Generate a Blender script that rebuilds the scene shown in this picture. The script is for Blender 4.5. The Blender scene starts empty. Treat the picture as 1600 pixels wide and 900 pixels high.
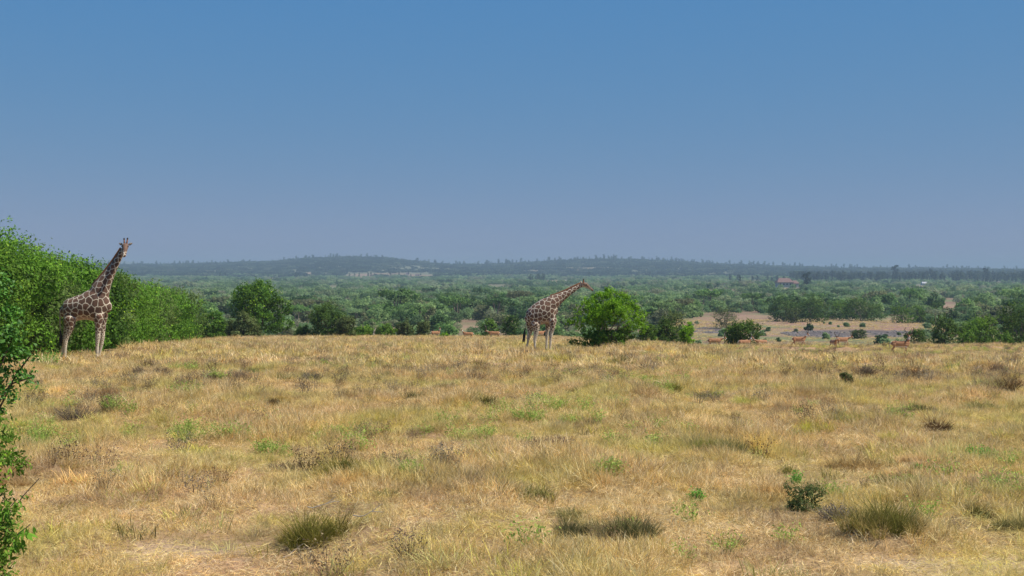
import bpy, bmesh, math, random
import numpy as np
from mathutils import Vector, Matrix

SC = bpy.context.scene
COL = SC.collection
R = math.radians
rng = np.random.default_rng(7)
random.seed(7)

# ------------------------------------------------------------------ camera
CAM_H = 2.6
cam_d = bpy.data.cameras.new('camera')
cam = bpy.data.objects.new('camera', cam_d)
COL.objects.link(cam)
cam.location = (0, 0, CAM_H)
cam.rotation_euler = (R(90 - 0.573), 0, 0)
cam_d.sensor_width = 36
cam_d.lens = 45
cam_d.clip_start = 0.1
cam_d.clip_end = 60000
SC.camera = cam

# ------------------------------------------------------------------ sky and sun
SUN_EL, SUN_AZ = R(55), R(100)      # azimuth clockwise from +Y (view direction)
w = bpy.data.worlds.new('World')
SC.world = w
w.use_nodes = True
nt = w.node_tree
bg = nt.nodes['Background']
sky = nt.nodes.new('ShaderNodeTexSky')
sky.sky_type = 'NISHITA'
sky.sun_disc = False
sky.sun_elevation = SUN_EL
sky.sun_rotation = SUN_AZ
sky.altitude = 1700
sky.air_density = 1.0
sky.dust_density = 0.3
sky.ozone_density = 2.0
sep = nt.nodes.new('ShaderNodeSeparateColor'); com = nt.nodes.new('ShaderNodeCombineColor')
nt.links.new(sky.outputs[0], sep.inputs[0])
for ch, (mx, pw, gain) in enumerate(((9.0, .95, .41), (40.0, .30, 1.61), (60.0, -.07, 5.15))):
    a = nt.nodes.new('ShaderNodeMath'); a.operation = 'MINIMUM'; a.inputs[1].default_value = mx
    a0 = nt.nodes.new('ShaderNodeMath'); a0.operation = 'MAXIMUM'; a0.inputs[1].default_value = .4
    nt.links.new(sep.outputs[ch], a0.inputs[0]); nt.links.new(a0.outputs[0], a.inputs[0])
    b = nt.nodes.new('ShaderNodeMath'); b.operation = 'POWER'; b.inputs[1].default_value = pw
    c = nt.nodes.new('ShaderNodeMath'); c.operation = 'MULTIPLY'; c.inputs[1].default_value = gain
    nt.links.new(a.outputs[0], b.inputs[0]); nt.links.new(b.outputs[0], c.inputs[0])
    nt.links.new(c.outputs[0], com.inputs[ch])
nt.links.new(com.outputs[0], bg.inputs[0])
bg.inputs[1].default_value = 0.080

sd = bpy.data.lights.new('sun', 'SUN')
so = bpy.data.objects.new('sun', sd)
COL.objects.link(so)
sd.energy = 5.0
sd.angle = R(0.6)
sd.color = (1.0, 0.92, 0.78)
sv = Vector((math.sin(SUN_AZ) * math.cos(SUN_EL), math.cos(SUN_AZ) * math.cos(SUN_EL), math.sin(SUN_EL)))
so.rotation_euler = sv.to_track_quat('Z', 'Y').to_euler()
so.location = (0, 0, 80)

SC.view_settings.view_transform = 'Standard'
SC.view_settings.look = 'None'
SC.view_settings.exposure = 0.42
SC.view_settings.gamma = 1
SC.cycles.max_bounces = 8
SC.cycles.volume_bounces = 1
SC.cycles.use_denoising = True

# ------------------------------------------------------------------ helpers
TAB = rng.random((256, 256))
def vnoise(x, y, seed=0):
    x = np.asarray(x, float) + seed * 17.37; y = np.asarray(y, float) + seed * 9.71
    xi = np.floor(x).astype(int); yi = np.floor(y).astype(int)
    fx = x - xi; fy = y - yi
    fx = fx * fx * (3 - 2 * fx); fy = fy * fy * (3 - 2 * fy)
    a = TAB[xi % 256, yi % 256]; b = TAB[(xi + 1) % 256, yi % 256]
    c = TAB[xi % 256, (yi + 1) % 256]; d = TAB[(xi + 1) % 256, (yi + 1) % 256]
    return (a * (1 - fx) + b * fx) * (1 - fy) + (c * (1 - fx) + d * fx) * fy
def fbm(x, y, seed=0, o=3):
    s = 0; a = 1; t = 0
    for i in range(o):
        s = s + a * vnoise(np.asarray(x) * 2 ** i, np.asarray(y) * 2 ** i, seed + i * 3)
        t += a; a *= .5
    return s / t
def sstep(a, b, x):
    t = np.clip((np.asarray(x, float) - a) / (b - a), 0, 1)
    return t * t * (3 - 2 * t)

PL = np.array([(-9999, 0), (30, 0), (40, -.32), (49, -.66), (64.5, -1.14), (75, -1.62), (90, -2.3), (110, -3.15), (130, -3.95), (150, -4.75), (158, -5.3), (175, -7), (200, -9)])
PR = np.array([(-9999, 0), (25, 0), (40, -.42), (60, -1.28), (70, -1.8), (80, -2.32), (95, -2.74), (105, -3.25), (120, -4.6), (150, -6.6), (200, -9)])
VA = np.array([(200, -9), (260, -10.4), (320, -11), (400, -11.8), (600, -14), (900, -15.5), (1300, -15), (1800, -13.5), (2400, -10), (3000, -6), (3600, 0), (4200, 10)])
RIDGE = np.array([(-2500, 416), (0, 415), (200, 418), (300, 417), (420, 413), (480, 408), (530, 405.5), (600, 407), (640, 411), (700, 417), (760, 418), (800, 416), (880, 412), (950, 410), (1040, 412), (1100, 416), (1180, 419), (1260, 422), (1600, 426), (4000, 424)])
FARR = np.array([(-2500, 415), (60, 408), (130, 403), (175, 405), (215, 411), (280, 420), (420, 426), (620, 424), (740, 411), (770, 413), (850, 425), (1250, 428), (1330, 421), (1365, 418.5), (1420, 424), (1600, 428), (4000, 420)])

def hump(X, Y):
    return np.clip(vnoise(X / 1.05, Y / 1.5, 6) * .65 + vnoise(X / .5, Y / .7, 7) * .35 - .38, 0, 1) / .62
def ground(X, Y):
    X = np.asarray(X, float); Y = np.asarray(Y, float)
    def prof(T, y):
        return (np.interp(y - 4, T[:, 0], T[:, 1]) + 2 * np.interp(y, T[:, 0], T[:, 1]) + np.interp(y + 4, T[:, 0], T[:, 1])) / 4
    k = sstep(5, 16, X)
    z = prof(PL, Y) * (1 - k) + prof(PR, Y) * k
    zv = np.interp(Y, VA[:, 0], VA[:, 1]) + (fbm(X / 160, Y / 160, 5) - .5) * 3.5 * sstep(220, 500, Y) * (1 + Y / 2500)
    px = 800 + 2000 * X / np.maximum(Y, 50)
    zr = CAM_H + (430 - np.interp(px, RIDGE[:, 0], RIDGE[:, 1])) * 5200 / 2000 + (fbm(X / 300, Y / 300, 8) - .5) * 10
    zf = CAM_H + (430 - np.interp(px, FARR[:, 0], FARR[:, 1])) * 11000 / 2000 + (fbm(X / 700, Y / 700, 9) - .5) * 14
    t = sstep(3300, 5200, Y)
    zv = zv * (1 - t) + zr * t
    t = sstep(5300, 7500, Y); zv = zv * (1 - t) + (-20) * t
    t = sstep(8500, 11000, Y); zv = zv * (1 - t) + zf * t
    t = sstep(11200, 14000, Y); zv = zv * (1 - t) + (-10) * t
    z = np.where(Y > 198, zv, z)
    m = 1 - sstep(140, 200, Y)
    zv_k = 5.0 * np.exp(-((X - 278) / 110) ** 2 - ((Y - 1300) / 150) ** 2); z = z + zv_k
    z = z + m * ((hump(X, Y) - .33) * .20 + (fbm(X / 5, Y / 5, 2) - .5) * .26 + (vnoise(X / 1.1, Y / 1.1, 4) - .5) * .07)
    return z

def to_px(X, Y, Z):
    return 800 + 2000 * X / Y, 430 + (CAM_H - Z) * 2000 / Y
YS = np.geomspace(8, 6000, 6000)
def px2w(px, py):
    X = (px - 800) / 2000 * YS
    z = ground(X, YS)
    yp = 430 + (CAM_H - z) * 2000 / YS
    i = int(np.argmax(yp <= py))
    return float(X[i]), float(YS[i]), float(z[i])

def mesh_np(name, verts, quads=None, tris=None, attrs=None, mats=(), smooth=False, midx=None):
    me = bpy.data.meshes.new(name)
    verts = np.asarray(verts, np.float32)
    parts = []; starts = []; off = 0; nf = 0
    if quads is not None and len(quads):
        quads = np.asarray(quads, np.int32); parts.append(quads.ravel()); starts.append(np.arange(len(quads)) * 4); off = len(quads) * 4; nf += len(quads)
    if tris is not None and len(tris):
        tris = np.asarray(tris, np.int32); parts.append(tris.ravel()); starts.append(off + np.arange(len(tris)) * 3); nf += len(tris)
    loops = np.concatenate(parts).astype(np.int32)
    me.vertices.add(len(verts)); me.vertices.foreach_set('co', verts.ravel())
    me.loops.add(len(loops)); me.loops.foreach_set('vertex_index', loops)
    me.polygons.add(nf); me.polygons.foreach_set('loop_start', np.concatenate(starts).astype(np.int32))
    if smooth: me.polygons.foreach_set('use_smooth', np.ones(nf, bool))
    if midx is not None: me.polygons.foreach_set('material_index', np.asarray(midx, np.int32))
    me.update(calc_edges=True)
    for k, (dom, typ, val) in (attrs or {}).items():
        a = me.attributes.new(k, typ, dom)
        a.data.foreach_set('color' if typ == 'FLOAT_COLOR' else 'value', np.asarray(val, np.float32).ravel())
    for m in mats: me.materials.append(m)
    return me

def ob(name, me, parent=None, loc=None):
    o = bpy.data.objects.new(name, me); COL.objects.link(o)
    if parent: o.parent = parent
    if loc is not None: o.location = loc
    return o
def tag(o, label=None, cat=None, group=None, kind=None):
    if label: o['label'] = label
    if cat: o['category'] = cat
    if group: o['group'] = group
    if kind: o['kind'] = kind
    return o
def thing(name, loc, rz=0, label=None, cat=None, group=None, s=1):
    o = bpy.data.objects.new(name, None); COL.objects.link(o)
    o.location = loc; o.rotation_euler = (0, 0, rz); o.scale = (s, s, s) if not hasattr(s, '__len__') else s
    o.empty_display_size = .2
    return tag(o, label, cat, group)
def copy_thing(root, loc, rz, s, label, group=None):
    r = root.copy(); COL.objects.link(r); r.location = loc; r.rotation_euler = (0, 0, rz)
    r.scale = (s, s, s) if not hasattr(s, '__len__') else s
    r['label'] = label
    if group: r['group'] = group
    for ch in list(root.children):
        c = ch.copy(); COL.objects.link(c); c.parent = r
        for g in list(ch.children):
            e = g.copy(); COL.objects.link(e); e.parent = c
    return r

# ------------------------------------------------------------------ materials
def new_mat(name):
    m = bpy.data.materials.new(name); m.use_nodes = True
    t = m.node_tree; t.nodes.clear()
    return m, t
def N(t, typ, **kw):
    n = t.nodes.new(typ)
    for k, v in kw.items(): setattr(n, k, v)
    return n
def mixc(t, fac, a, b):
    n = N(t, 'ShaderNodeMix', data_type='RGBA')
    for i, v in ((0, fac), (6, a), (7, b)):
        if hasattr(v, 'is_output'): t.links.new(v, n.inputs[i])
        elif i == 0: n.inputs[i].default_value = v
        else: n.inputs[i].default_value = (*v, 1) if len(v) == 3 else v
    return n.outputs[2]
def ramp(t, inp, stops):
    n = N(t, 'ShaderNodeValToRGB')
    e = n.color_ramp.elements
    while len(e) < len(stops): e.new(.5)
    for i, (p, c) in enumerate(stops): e[i].position = p; e[i].color = (*c, 1)
    t.links.new(inp, n.inputs[0]); return n.outputs[0]
def noise(t, scale, detail=3, vec=None, rough=.55):
    n = N(t, 'ShaderNodeTexNoise'); n.inputs['Scale'].default_value = scale; n.inputs['Detail'].default_value = detail
    n.inputs['Roughness'].default_value = rough
    if vec is not None: t.links.new(vec, n.inputs['Vector'])
    return n.outputs[0]
def posn(t): return N(t, 'ShaderNodeNewGeometry').outputs['Position']
def mathn(t, op, a, b=0.0):
    n = N(t, 'ShaderNodeMath', operation=op)
    for i, v in ((0, a), (1, b)):
        if hasattr(v, 'is_output'): t.links.new(v, n.inputs[i])
        else: n.inputs[i].default_value = v
    return n.outputs[0]

def leaf_mat(name, dark, mid, young, trans=.35, var=.25, gloss=.015, hue=None, wscale=.35):
    m, t = new_mat(name)
    a = N(t, 'ShaderNodeAttribute', attribute_name='rnd')
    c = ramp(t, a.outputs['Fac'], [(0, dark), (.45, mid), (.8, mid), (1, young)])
    if hue is not None:     # per plant tint
        oi = N(t, 'ShaderNodeObjectInfo')
        c2 = mixc(t, .75, c, ramp(t, oi.outputs['Random'], hue))
        c = c2
    nz = noise(t, wscale, 2, posn(t))
    hs = N(t, 'ShaderNodeHueSaturation')
    t.links.new(c, hs.inputs['Color'])
    mr = N(t, 'ShaderNodeMapRange'); mr.inputs[1].default_value = .3; mr.inputs[2].default_value = .7
    mr.inputs[3].default_value = 1 - var; mr.inputs[4].default_value = 1 + var
    t.links.new(nz, mr.inputs[0]); t.links.new(mr.outputs[0], hs.inputs['Value'])
    col = hs.outputs[0]
    df = N(t, 'ShaderNodeBsdfDiffuse'); tr = N(t, 'ShaderNodeBsdfTranslucent'); gl = N(t, 'ShaderNodeBsdfGlossy')
    gl.inputs['Roughness'].default_value = .6
    gl.inputs['Color'].default_value = (.5, .5, .5, 1)
    for s in (df, tr): t.links.new(col, s.inputs[0])
    m1 = N(t, 'ShaderNodeMixShader'); m1.inputs[0].default_value = trans
    t.links.new(df.outputs[0], m1.inputs[1]); t.links.new(tr.outputs[0], m1.inputs[2])
    m2 = N(t, 'ShaderNodeMixShader'); m2.inputs[0].default_value = gloss
    t.links.new(m1.outputs[0], m2.inputs[1]); t.links.new(gl.outputs[0], m2.inputs[2])
    o = N(t, 'ShaderNodeOutputMaterial'); t.links.new(m2.outputs[0], o.inputs[0])
    return m

M = {}
M['hedge'] = leaf_mat('hedge_leaf', (.06, .14, .014), (.14, .30, .03), (.32, .52, .04), var=.35, wscale=.3)
M['hedge2'] = leaf_mat('hedge_leaf_grey', (.07, .12, .03), (.13, .20, .05), (.24, .33, .06), var=.3, wscale=.3)
M['bright'] = leaf_mat('bright_leaf', (.085, .175, .011), (.21, .41, .022), (.37, .61, .035), var=.2, trans=.48)
M['dark'] = leaf_mat('dark_leaf', (.035, .075, .016), (.08, .145, .025), (.16, .25, .035), var=.25)
M['mid'] = leaf_mat('mid_leaf', (.05, .10, .014), (.11, .21, .024), (.24, .37, .03), var=.3)
M['tree'] = leaf_mat('tree_leaf', (.03, .075, .012), (.08, .18, .02), (.34, .54, .03), var=.3)
M['olive'] = leaf_mat('olive_leaf', (.06, .085, .03), (.12, .16, .05), (.21, .25, .08), var=.2)
M['dull'] = leaf_mat('dull_leaf', (.06, .09, .025), (.13, .18, .045), (.28, .32, .09), var=.2)
M['near'] = leaf_mat('near_leaf', (.03, .10, .012), (.07, .21, .02), (.17, .38, .025), gloss=.06, trans=.3)
M['herb'] = leaf_mat('herb_leaf', (.15, .25, .05), (.32, .44, .09), (.50, .56, .14), var=.15)
M['herbg'] = leaf_mat('green_herb_leaf', (.06, .19, .03), (.14, .36, .05), (.28, .50, .08), var=.15)
HUE = [(0, (.07, .13, .07)), (.2, (.14, .24, .11)), (.45, (.23, .35, .16)), (.7, (.33, .46, .22)), (.88, (.38, .44, .26)), (1, (.33, .32, .23))]  # greyed, bluish, lifted greens: part of the valley haze is painted into these tints
M['scrub'] = leaf_mat('scrub_leaf', (.05, .10, .02), (.10, .18, .035), (.20, .30, .05), hue=HUE, var=.3, wscale=.03, trans=.45)
HUE2 = [(0, (.012, .028, .022)), (.5, (.03, .06, .045)), (.85, (.10, .15, .09)), (1, (.17, .19, .12))]
M['scrub_dark'] = leaf_mat('scrub_dark_leaf', (.05, .10, .035), (.09, .17, .055), (.17, .28, .08), var=.25, wscale=.05, trans=.45)
M['scrub_mid'] = leaf_mat('scrub_mid_leaf', (.09, .17, .05), (.17, .30, .085), (.28, .44, .12), var=.25, wscale=.05, trans=.45)
M['scrub_olive'] = leaf_mat('scrub_olive_leaf', (.12, .14, .07), (.22, .24, .12), (.31, .34, .17), var=.25, wscale=.05, trans=.45)
M['scrub_pale'] = leaf_mat('scrub_pale_leaf', (.14, .22, .08), (.28, .41, .16), (.4, .55, .2), var=.25, wscale=.05, trans=.45)
M['wood'] = leaf_mat('wood_leaf', (.03, .06, .025), (.05, .09, .035), (.08, .13, .045), hue=HUE2, var=.3, wscale=.01)

def grass_mat(name, stops, patch=None, trans=.35):
    m, t = new_mat(name)
    a = N(t, 'ShaderNodeAttribute', attribute_name='rnd')
    c = ramp(t, a.outputs['Fac'], stops)
    P = posn(t)
    if patch:
        n1 = noise(t, .30, 4, P)
        mr = N(t, 'ShaderNodeMapRange'); mr.inputs[1].default_value = .46; mr.inputs[2].default_value = .60
        t.links.new(n1, mr.inputs[0])
        c = mixc(t, mathn(t, 'MULTIPLY', mr.outputs[0], .65), c, patch[0])
        n2 = noise(t, .55, 4, P)
        mr = N(t, 'ShaderNodeMapRange'); mr.inputs[1].default_value = .46; mr.inputs[2].default_value = .34
        t.links.new(n2, mr.inputs[0])
        c = mixc(t, mathn(t, 'MULTIPLY', mr.outputs[0], .5), c, patch[1])
    oi = N(t, 'ShaderNodeObjectInfo')
    hs = N(t, 'ShaderNodeHueSaturation'); t.links.new(c, hs.inputs['Color'])
    f = mathn(t, 'FRACT', mathn(t, 'MULTIPLY', oi.outputs['Random'], 17.3))
    mh = N(t, 'ShaderNodeMapRange'); mh.inputs[3].default_value = .487; mh.inputs[4].default_value = .514
    t.links.new(f, mh.inputs[0]); t.links.new(mh.outputs[0], hs.inputs['Hue'])
    f2 = mathn(t, 'FRACT', mathn(t, 'MULTIPLY', oi.outputs['Random'], 41.7))
    ms = N(t, 'ShaderNodeMapRange'); ms.inputs[3].default_value = .82; ms.inputs[4].default_value = 1.15
    t.links.new(f2, ms.inputs[0]); t.links.new(ms.outputs[0], hs.inputs['Saturation'])
    mr = N(t, 'ShaderNodeMapRange'); mr.inputs[3].default_value = .55; mr.inputs[4].default_value = 1.3
    t.links.new(oi.outputs['Random'], mr.inputs[0]); t.links.new(mr.outputs[0], hs.inputs['Value'])
    df = N(t, 'ShaderNodeBsdfDiffuse'); tr = N(t, 'ShaderNodeBsdfTranslucent')
    for s in (df, tr): t.links.new(hs.outputs[0], s.inputs[0])
    m1 = N(t, 'ShaderNodeMixShader'); m1.inputs[0].default_value = trans
    t.links.new(df.outputs[0], m1.inputs[1]); t.links.new(tr.outputs[0], m1.inputs[2])
    o = N(t, 'ShaderNodeOutputMaterial'); t.links.new(m1.outputs[0], o.inputs[0])
    return m
STRAW = [(0, (.24, .155, .07)), (.18, (.55, .39, .16)), (.6, (.86, .61, .27)), (1, (.95, .82, .50))]
M['straw'] = grass_mat('straw_blade', STRAW, ((.60, .53, .16), (.36, .235, .14)))
M['gold'] = grass_mat('golden_seed_stem', [(0, (.50, .31, .16)), (.5, (.72, .50, .27)), (1, (.84, .66, .40))])
M['greengrass'] = grass_mat('green_blade', [(0, (.32, .30, .08)), (.5, (.54, .50, .14)), (1, (.76, .66, .25))])
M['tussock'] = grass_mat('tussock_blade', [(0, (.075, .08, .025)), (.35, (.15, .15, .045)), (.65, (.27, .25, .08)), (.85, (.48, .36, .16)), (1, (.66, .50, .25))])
M['brown'] = grass_mat('brown_forb', [(0, (.08, .05, .03)), (.5, (.17, .11, .065)), (.85, (.28, .20, .12)), (1, (.36, .29, .17))])
M['greyforb'] = grass_mat('grey_forb', [(0, (.10, .085, .065)), (.5, (.2, .17, .13)), (1, (.33, .29, .22))])

def simple(name, col, rough=.8, nscale=6, var=.25):
    m, t = new_mat(name)
    tc = N(t, 'ShaderNodeTexCoord')
    nz = noise(t, nscale, 4, tc.outputs['Object'])
    c = mixc(t, nz, tuple(x * (1 - var) for x in col), tuple(min(1, x * (1 + var)) for x in col))
    b = N(t, 'ShaderNodeBsdfPrincipled'); b.inputs['Roughness'].default_value = rough
    t.links.new(c, b.inputs['Base Color'])
    o = N(t, 'ShaderNodeOutputMaterial'); t.links.new(b.outputs[0], o.inputs[0])
    return m
M['bark'] = simple('bark', (.16, .13, .10), .9, 8)
M['darkbark'] = simple('dark_bark', (.07, .055, .04), .9, 8)
M['twig'] = simple('pale_twig', (.34, .30, .25), .8, 10)
M['rock'] = simple('rock', (.13, .115, .11), .9, 3, .4)
M['wall'] = simple('white_render', (.38, .375, .37), .8, 1, .08)
M['roof'] = simple('red_roof', (.15, .085, .075), .8, 2, .2)
M['tin'] = simple('grey_roof', (.42, .42, .44), .6, 2, .2)
M['glass'] = simple('window_dark', (.03, .035, .04), .2, 2, .1)
M['black'] = simple('black_hair', (.012, .010, .010), .7, 20)
M['eye'] = simple('eye', (.01, .008, .006), .15, 3)
M['hoof'] = simple('hoof', (.10, .08, .065), .6, 8)
M['horn'] = simple('horn', (.10, .085, .07), .45, 20, .4)
M['mane'] = simple('mane_hair', (.22, .09, .04), .9, 20)
M['tailhair'] = simple('pale_hair', (.32, .26, .20), .9, 20)

def coat_mat(name):
    m, t = new_mat(name)
    a = N(t, 'ShaderNodeAttribute', attribute_name='coat')
    tc = N(t, 'ShaderNodeTexCoord')
    nz = noise(t, 9, 4, tc.outputs['Object'])
    hs = N(t, 'ShaderNodeHueSaturation'); t.links.new(a.outputs['Color'], hs.inputs['Color'])
    mr = N(t, 'ShaderNodeMapRange'); mr.inputs[1].default_value = .3; mr.inputs[2].default_value = .7
    mr.inputs[3].default_value = .78; mr.inputs[4].default_value = 1.22
    t.links.new(nz, mr.inputs[0]); t.links.new(mr.outputs[0], hs.inputs['Value'])
    b = N(t, 'ShaderNodeBsdfPrincipled'); b.inputs['Roughness'].default_value = .75
    b.inputs['Sheen Weight'].default_value = .15
    t.links.new(hs.outputs[0], b.inputs['Base Color'])
    n2 = noise(t, 60, 3, tc.outputs['Object'])
    bp = N(t, 'ShaderNodeBump'); bp.inputs['Strength'].default_value = .25; bp.inputs['Distance'].default_value = .01
    t.links.new(n2, bp.inputs['Height']); t.links.new(bp.outputs[0], b.inputs['Normal'])
    o = N(t, 'ShaderNodeOutputMaterial'); t.links.new(b.outputs[0], o.inputs[0])
    return m
M['coat'] = coat_mat('animal_coat')

def ground_mat():
    m, t = new_mat('soil')
    a = N(t, 'ShaderNodeAttribute', attribute_name='soil')
    P = posn(t)
    n1 = noise(t, 1.3, 5, P, .65)
    n2 = noise(t, 14, 4, P, .7)
    n3 = noise(t, .05, 4, P)
    v = mathn(t, 'ADD', mathn(t, 'MULTIPLY', n1, .5), mathn(t, 'MULTIPLY', n2, .5))
    hs = N(t, 'ShaderNodeHueSaturation'); t.links.new(a.outputs['Color'], hs.inputs['Color'])
    mr = N(t, 'ShaderNodeMapRange'); mr.inputs[1].default_value = .32; mr.inputs[2].default_value = .68
    mr.inputs[3].default_value = .55; mr.inputs[4].default_value = 1.4
    t.links.new(v, mr.inputs[0]); t.links.new(mr.outputs[0], hs.inputs['Value'])
    mr2 = N(t, 'ShaderNodeMapRange'); mr2.inputs[1].default_value = .35; mr2.inputs[2].default_value = .65
    mr2.inputs[3].default_value = .47; mr2.inputs[4].default_value = .53
    t.links.new(n3, mr2.inputs[0]); t.links.new(mr2.outputs[0], hs.inputs['Hue'])
    b = N(t, 'ShaderNodeBsdfPrincipled'); b.inputs['Roughness'].default_value = .95
    b.inputs['Specular IOR Level'].default_value = .1
    t.links.new(hs.outputs[0], b.inputs['Base Color'])
    bp = N(t, 'ShaderNodeBump'); bp.inputs['Strength'].default_value = .7; bp.inputs['Distance'].default_value = .05
    t.links.new(v, bp.inputs['Height']); t.links.new(bp.outputs[0], b.inputs['Normal'])
    o = N(t, 'ShaderNodeOutputMaterial'); t.links.new(b.outputs[0], o.inputs[0])
    return m
M['soil'] = ground_mat()

# ------------------------------------------------------------------ ground sheet
CLEAR = [  # open pale ground in the valley: px, py, half width, half height (photo pixels)
    (1110, 503, 34, 9), (1170, 497, 45, 6), (1240, 505, 60, 6), (1320, 507, 60, 6), (1400, 510, 50, 8), (1200, 519, 150, 7), (1340, 520, 130, 8),
    (1492, 484, 24, 9), (1482, 496, 22, 8), (1475, 478, 15, 4), (1520, 489, 14, 4), (1400, 500, 20, 5), (1440, 448.5, 17, 2), (1490, 449, 12, 1.5), (1150, 457, 10, 1.6), (1128, 466, 6, 1.5),
    (308, 463, 12, 3), (600, 430, 60, 3.2), (560, 433, 30, 2.4), (655, 432, 28, 3.0), (870, 441, 24, 3.0), (920, 420, 50, 1.8), (1010, 437, 24, 1.8), (480, 427, 30, 1.6), (830, 424, 25, 1.6), (1120, 429, 30, 1.8), (420, 436, 20, 1.5), (560, 483, 10, 1.5), (480, 500, 6, 8), (825, 503, 30, 3), (720, 512, 60, 4), (700, 497, 30, 1.5), (1560, 470, 8, 2)]
def clear_mask(px, py, grow=1.0):
    m = np.zeros(np.shape(px))
    for cx, cy, a, b in CLEAR:
        m = np.maximum(m, 1 - sstep(.7, 1.15, np.hypot((px - cx) / (a * grow), (py - cy) / (b * grow))))
    return m

def build_ground():
    ys = np.concatenate([np.linspace(-1500, -20, 20), np.arange(-15, 9, 2.), np.arange(9, 60, .4), np.arange(60, 205, .8), np.geomspace(206, 15000, 330)])
    s = np.linspace(-1, 1, 361); s = np.sign(s) * (np.abs(s) * .35 + np.abs(s) ** 3 * .65)
    YY, SS = np.meshgrid(ys, s, indexing='ij')
    XX = SS * (np.abs(YY) + 60) * 1.35
    ZZ = ground(XX, YY)
    n, mcol = XX.shape
    V = np.stack([XX, YY, ZZ], -1).reshape(-1, 3)
    idx = np.arange(n * mcol).reshape(n, mcol)
    Q = np.stack([idx[:-1, :-1], idx[:-1, 1:], idx[1:, 1:], idx[1:, :-1]], -1).reshape(-1, 4)
    X, Y, Z = V.T
    px, py = to_px(X, np.maximum(Y, 1), Z)
    field = np.array([.34, .235, .125]); bare = np.array([.46, .36, .25]); green = np.array([.15, .165, .08]); tan = np.array([.25, .175, .115]); grey = np.array([.10, .085, .085])
    c = np.tile(field, (len(V), 1))
    k = sstep(.45, .65, fbm(X / 7, Y / 7, 11))[:, None]; c = c * (1 - k * .4) + np.array([.24, .19, .09]) * k * .4
    b = np.maximum(1 - sstep(.5, 1.1, np.hypot((px - 270) / 140, (py - 866) / 26)), (1 - sstep(.5, 1.1, np.hypot((px - 1450) / 260, (py - 884) / 12))))
    b = (b * (Y > 5) * (Y < 40))[:, None]; c = c * (1 - b * .5) + bare * b * .5
    v = sstep(150, 205, Y)[:, None]
    g = sstep(.40, .55, fbm(X / 22, Y / 22, 14, 4))[:, None]
    vc = tan * .75 * (1 - g) + green * g
    far = sstep(1200, 2500, Y)[:, None]; vc = vc * (1 - far) + np.array([.15, .155, .095]) * far
    cm = (clear_mask(px, py) * (Y > 170))[:, None]; vc = vc * (1 - cm) + tan * cm
    gr = ((1 - sstep(.6, 1.1, np.hypot((px - 1330) / 110, (py - 521) / 6.5))) * (Y > 190))
    gr = np.maximum(gr, (1 - sstep(.6, 1.1, np.hypot((px - 1120) / 50, (py - 515) / 5))) * (Y > 190))
    gr = (gr * sstep(.30, .50, fbm(X / 4, Y / 9, 15)))[:, None]; vc = vc * (1 - gr) + grey * gr
    c = c * (1 - v) + vc * v
    me = mesh_np('ground', V, Q, attrs={'soil': ('POINT', 'FLOAT_COLOR', np.concatenate([c, np.ones((len(c), 1))], 1))}, mats=[M['soil']], smooth=True)
    tag(ob('ground', me), kind='structure')
build_ground()

# ------------------------------------------------------------------ foliage and wood
def unit(v): return v / np.maximum(np.linalg.norm(v, axis=-1, keepdims=True), 1e-9)
def tube(pts, rad, ns=6):
    pts = np.asarray(pts, float); rad = np.asarray(rad, float)
    T = unit(np.gradient(pts, axis=0)); ref = np.array([0.3, 1.0, 0.1]); A = unit(np.cross(T, ref)); B = np.cross(T, A)
    a = np.linspace(0, 2 * np.pi, ns, endpoint=False)
    V = pts[:, None] + rad[:, None, None] * (np.cos(a)[None, :, None] * A[:, None] + np.sin(a)[None, :, None] * B[:, None])
    n = len(pts); idx = np.arange(n * ns).reshape(n, ns)
    Q = np.stack([idx[:-1], np.roll(idx[:-1], -1, 1), np.roll(idx[1:], -1, 1), idx[1:]], -1).reshape(-1, 4)
    return V.reshape(-1, 3), Q
def merge(parts):
    V = []; Q = []; o = 0
    for v, q in parts: V.append(v); Q.append(q + o); o += len(v)
    return np.concatenate(V), np.concatenate(Q)
def leaf_quads(P, Nn, A, L, W):
    A = unit(A - (A * Nn).sum(1, keepdims=True) * Nn); B = np.cross(Nn, A)
    L = L[:, None]; W = W[:, None]
    V = np.stack([P - A * L * .5, P + B * W * .5 + A * L * .05, P + A * L * .5, P - B * W * .5 + A * L * .05], 1).reshape(-1, 3)
    return V, np.arange(len(P) * 4).reshape(-1, 4)

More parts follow.
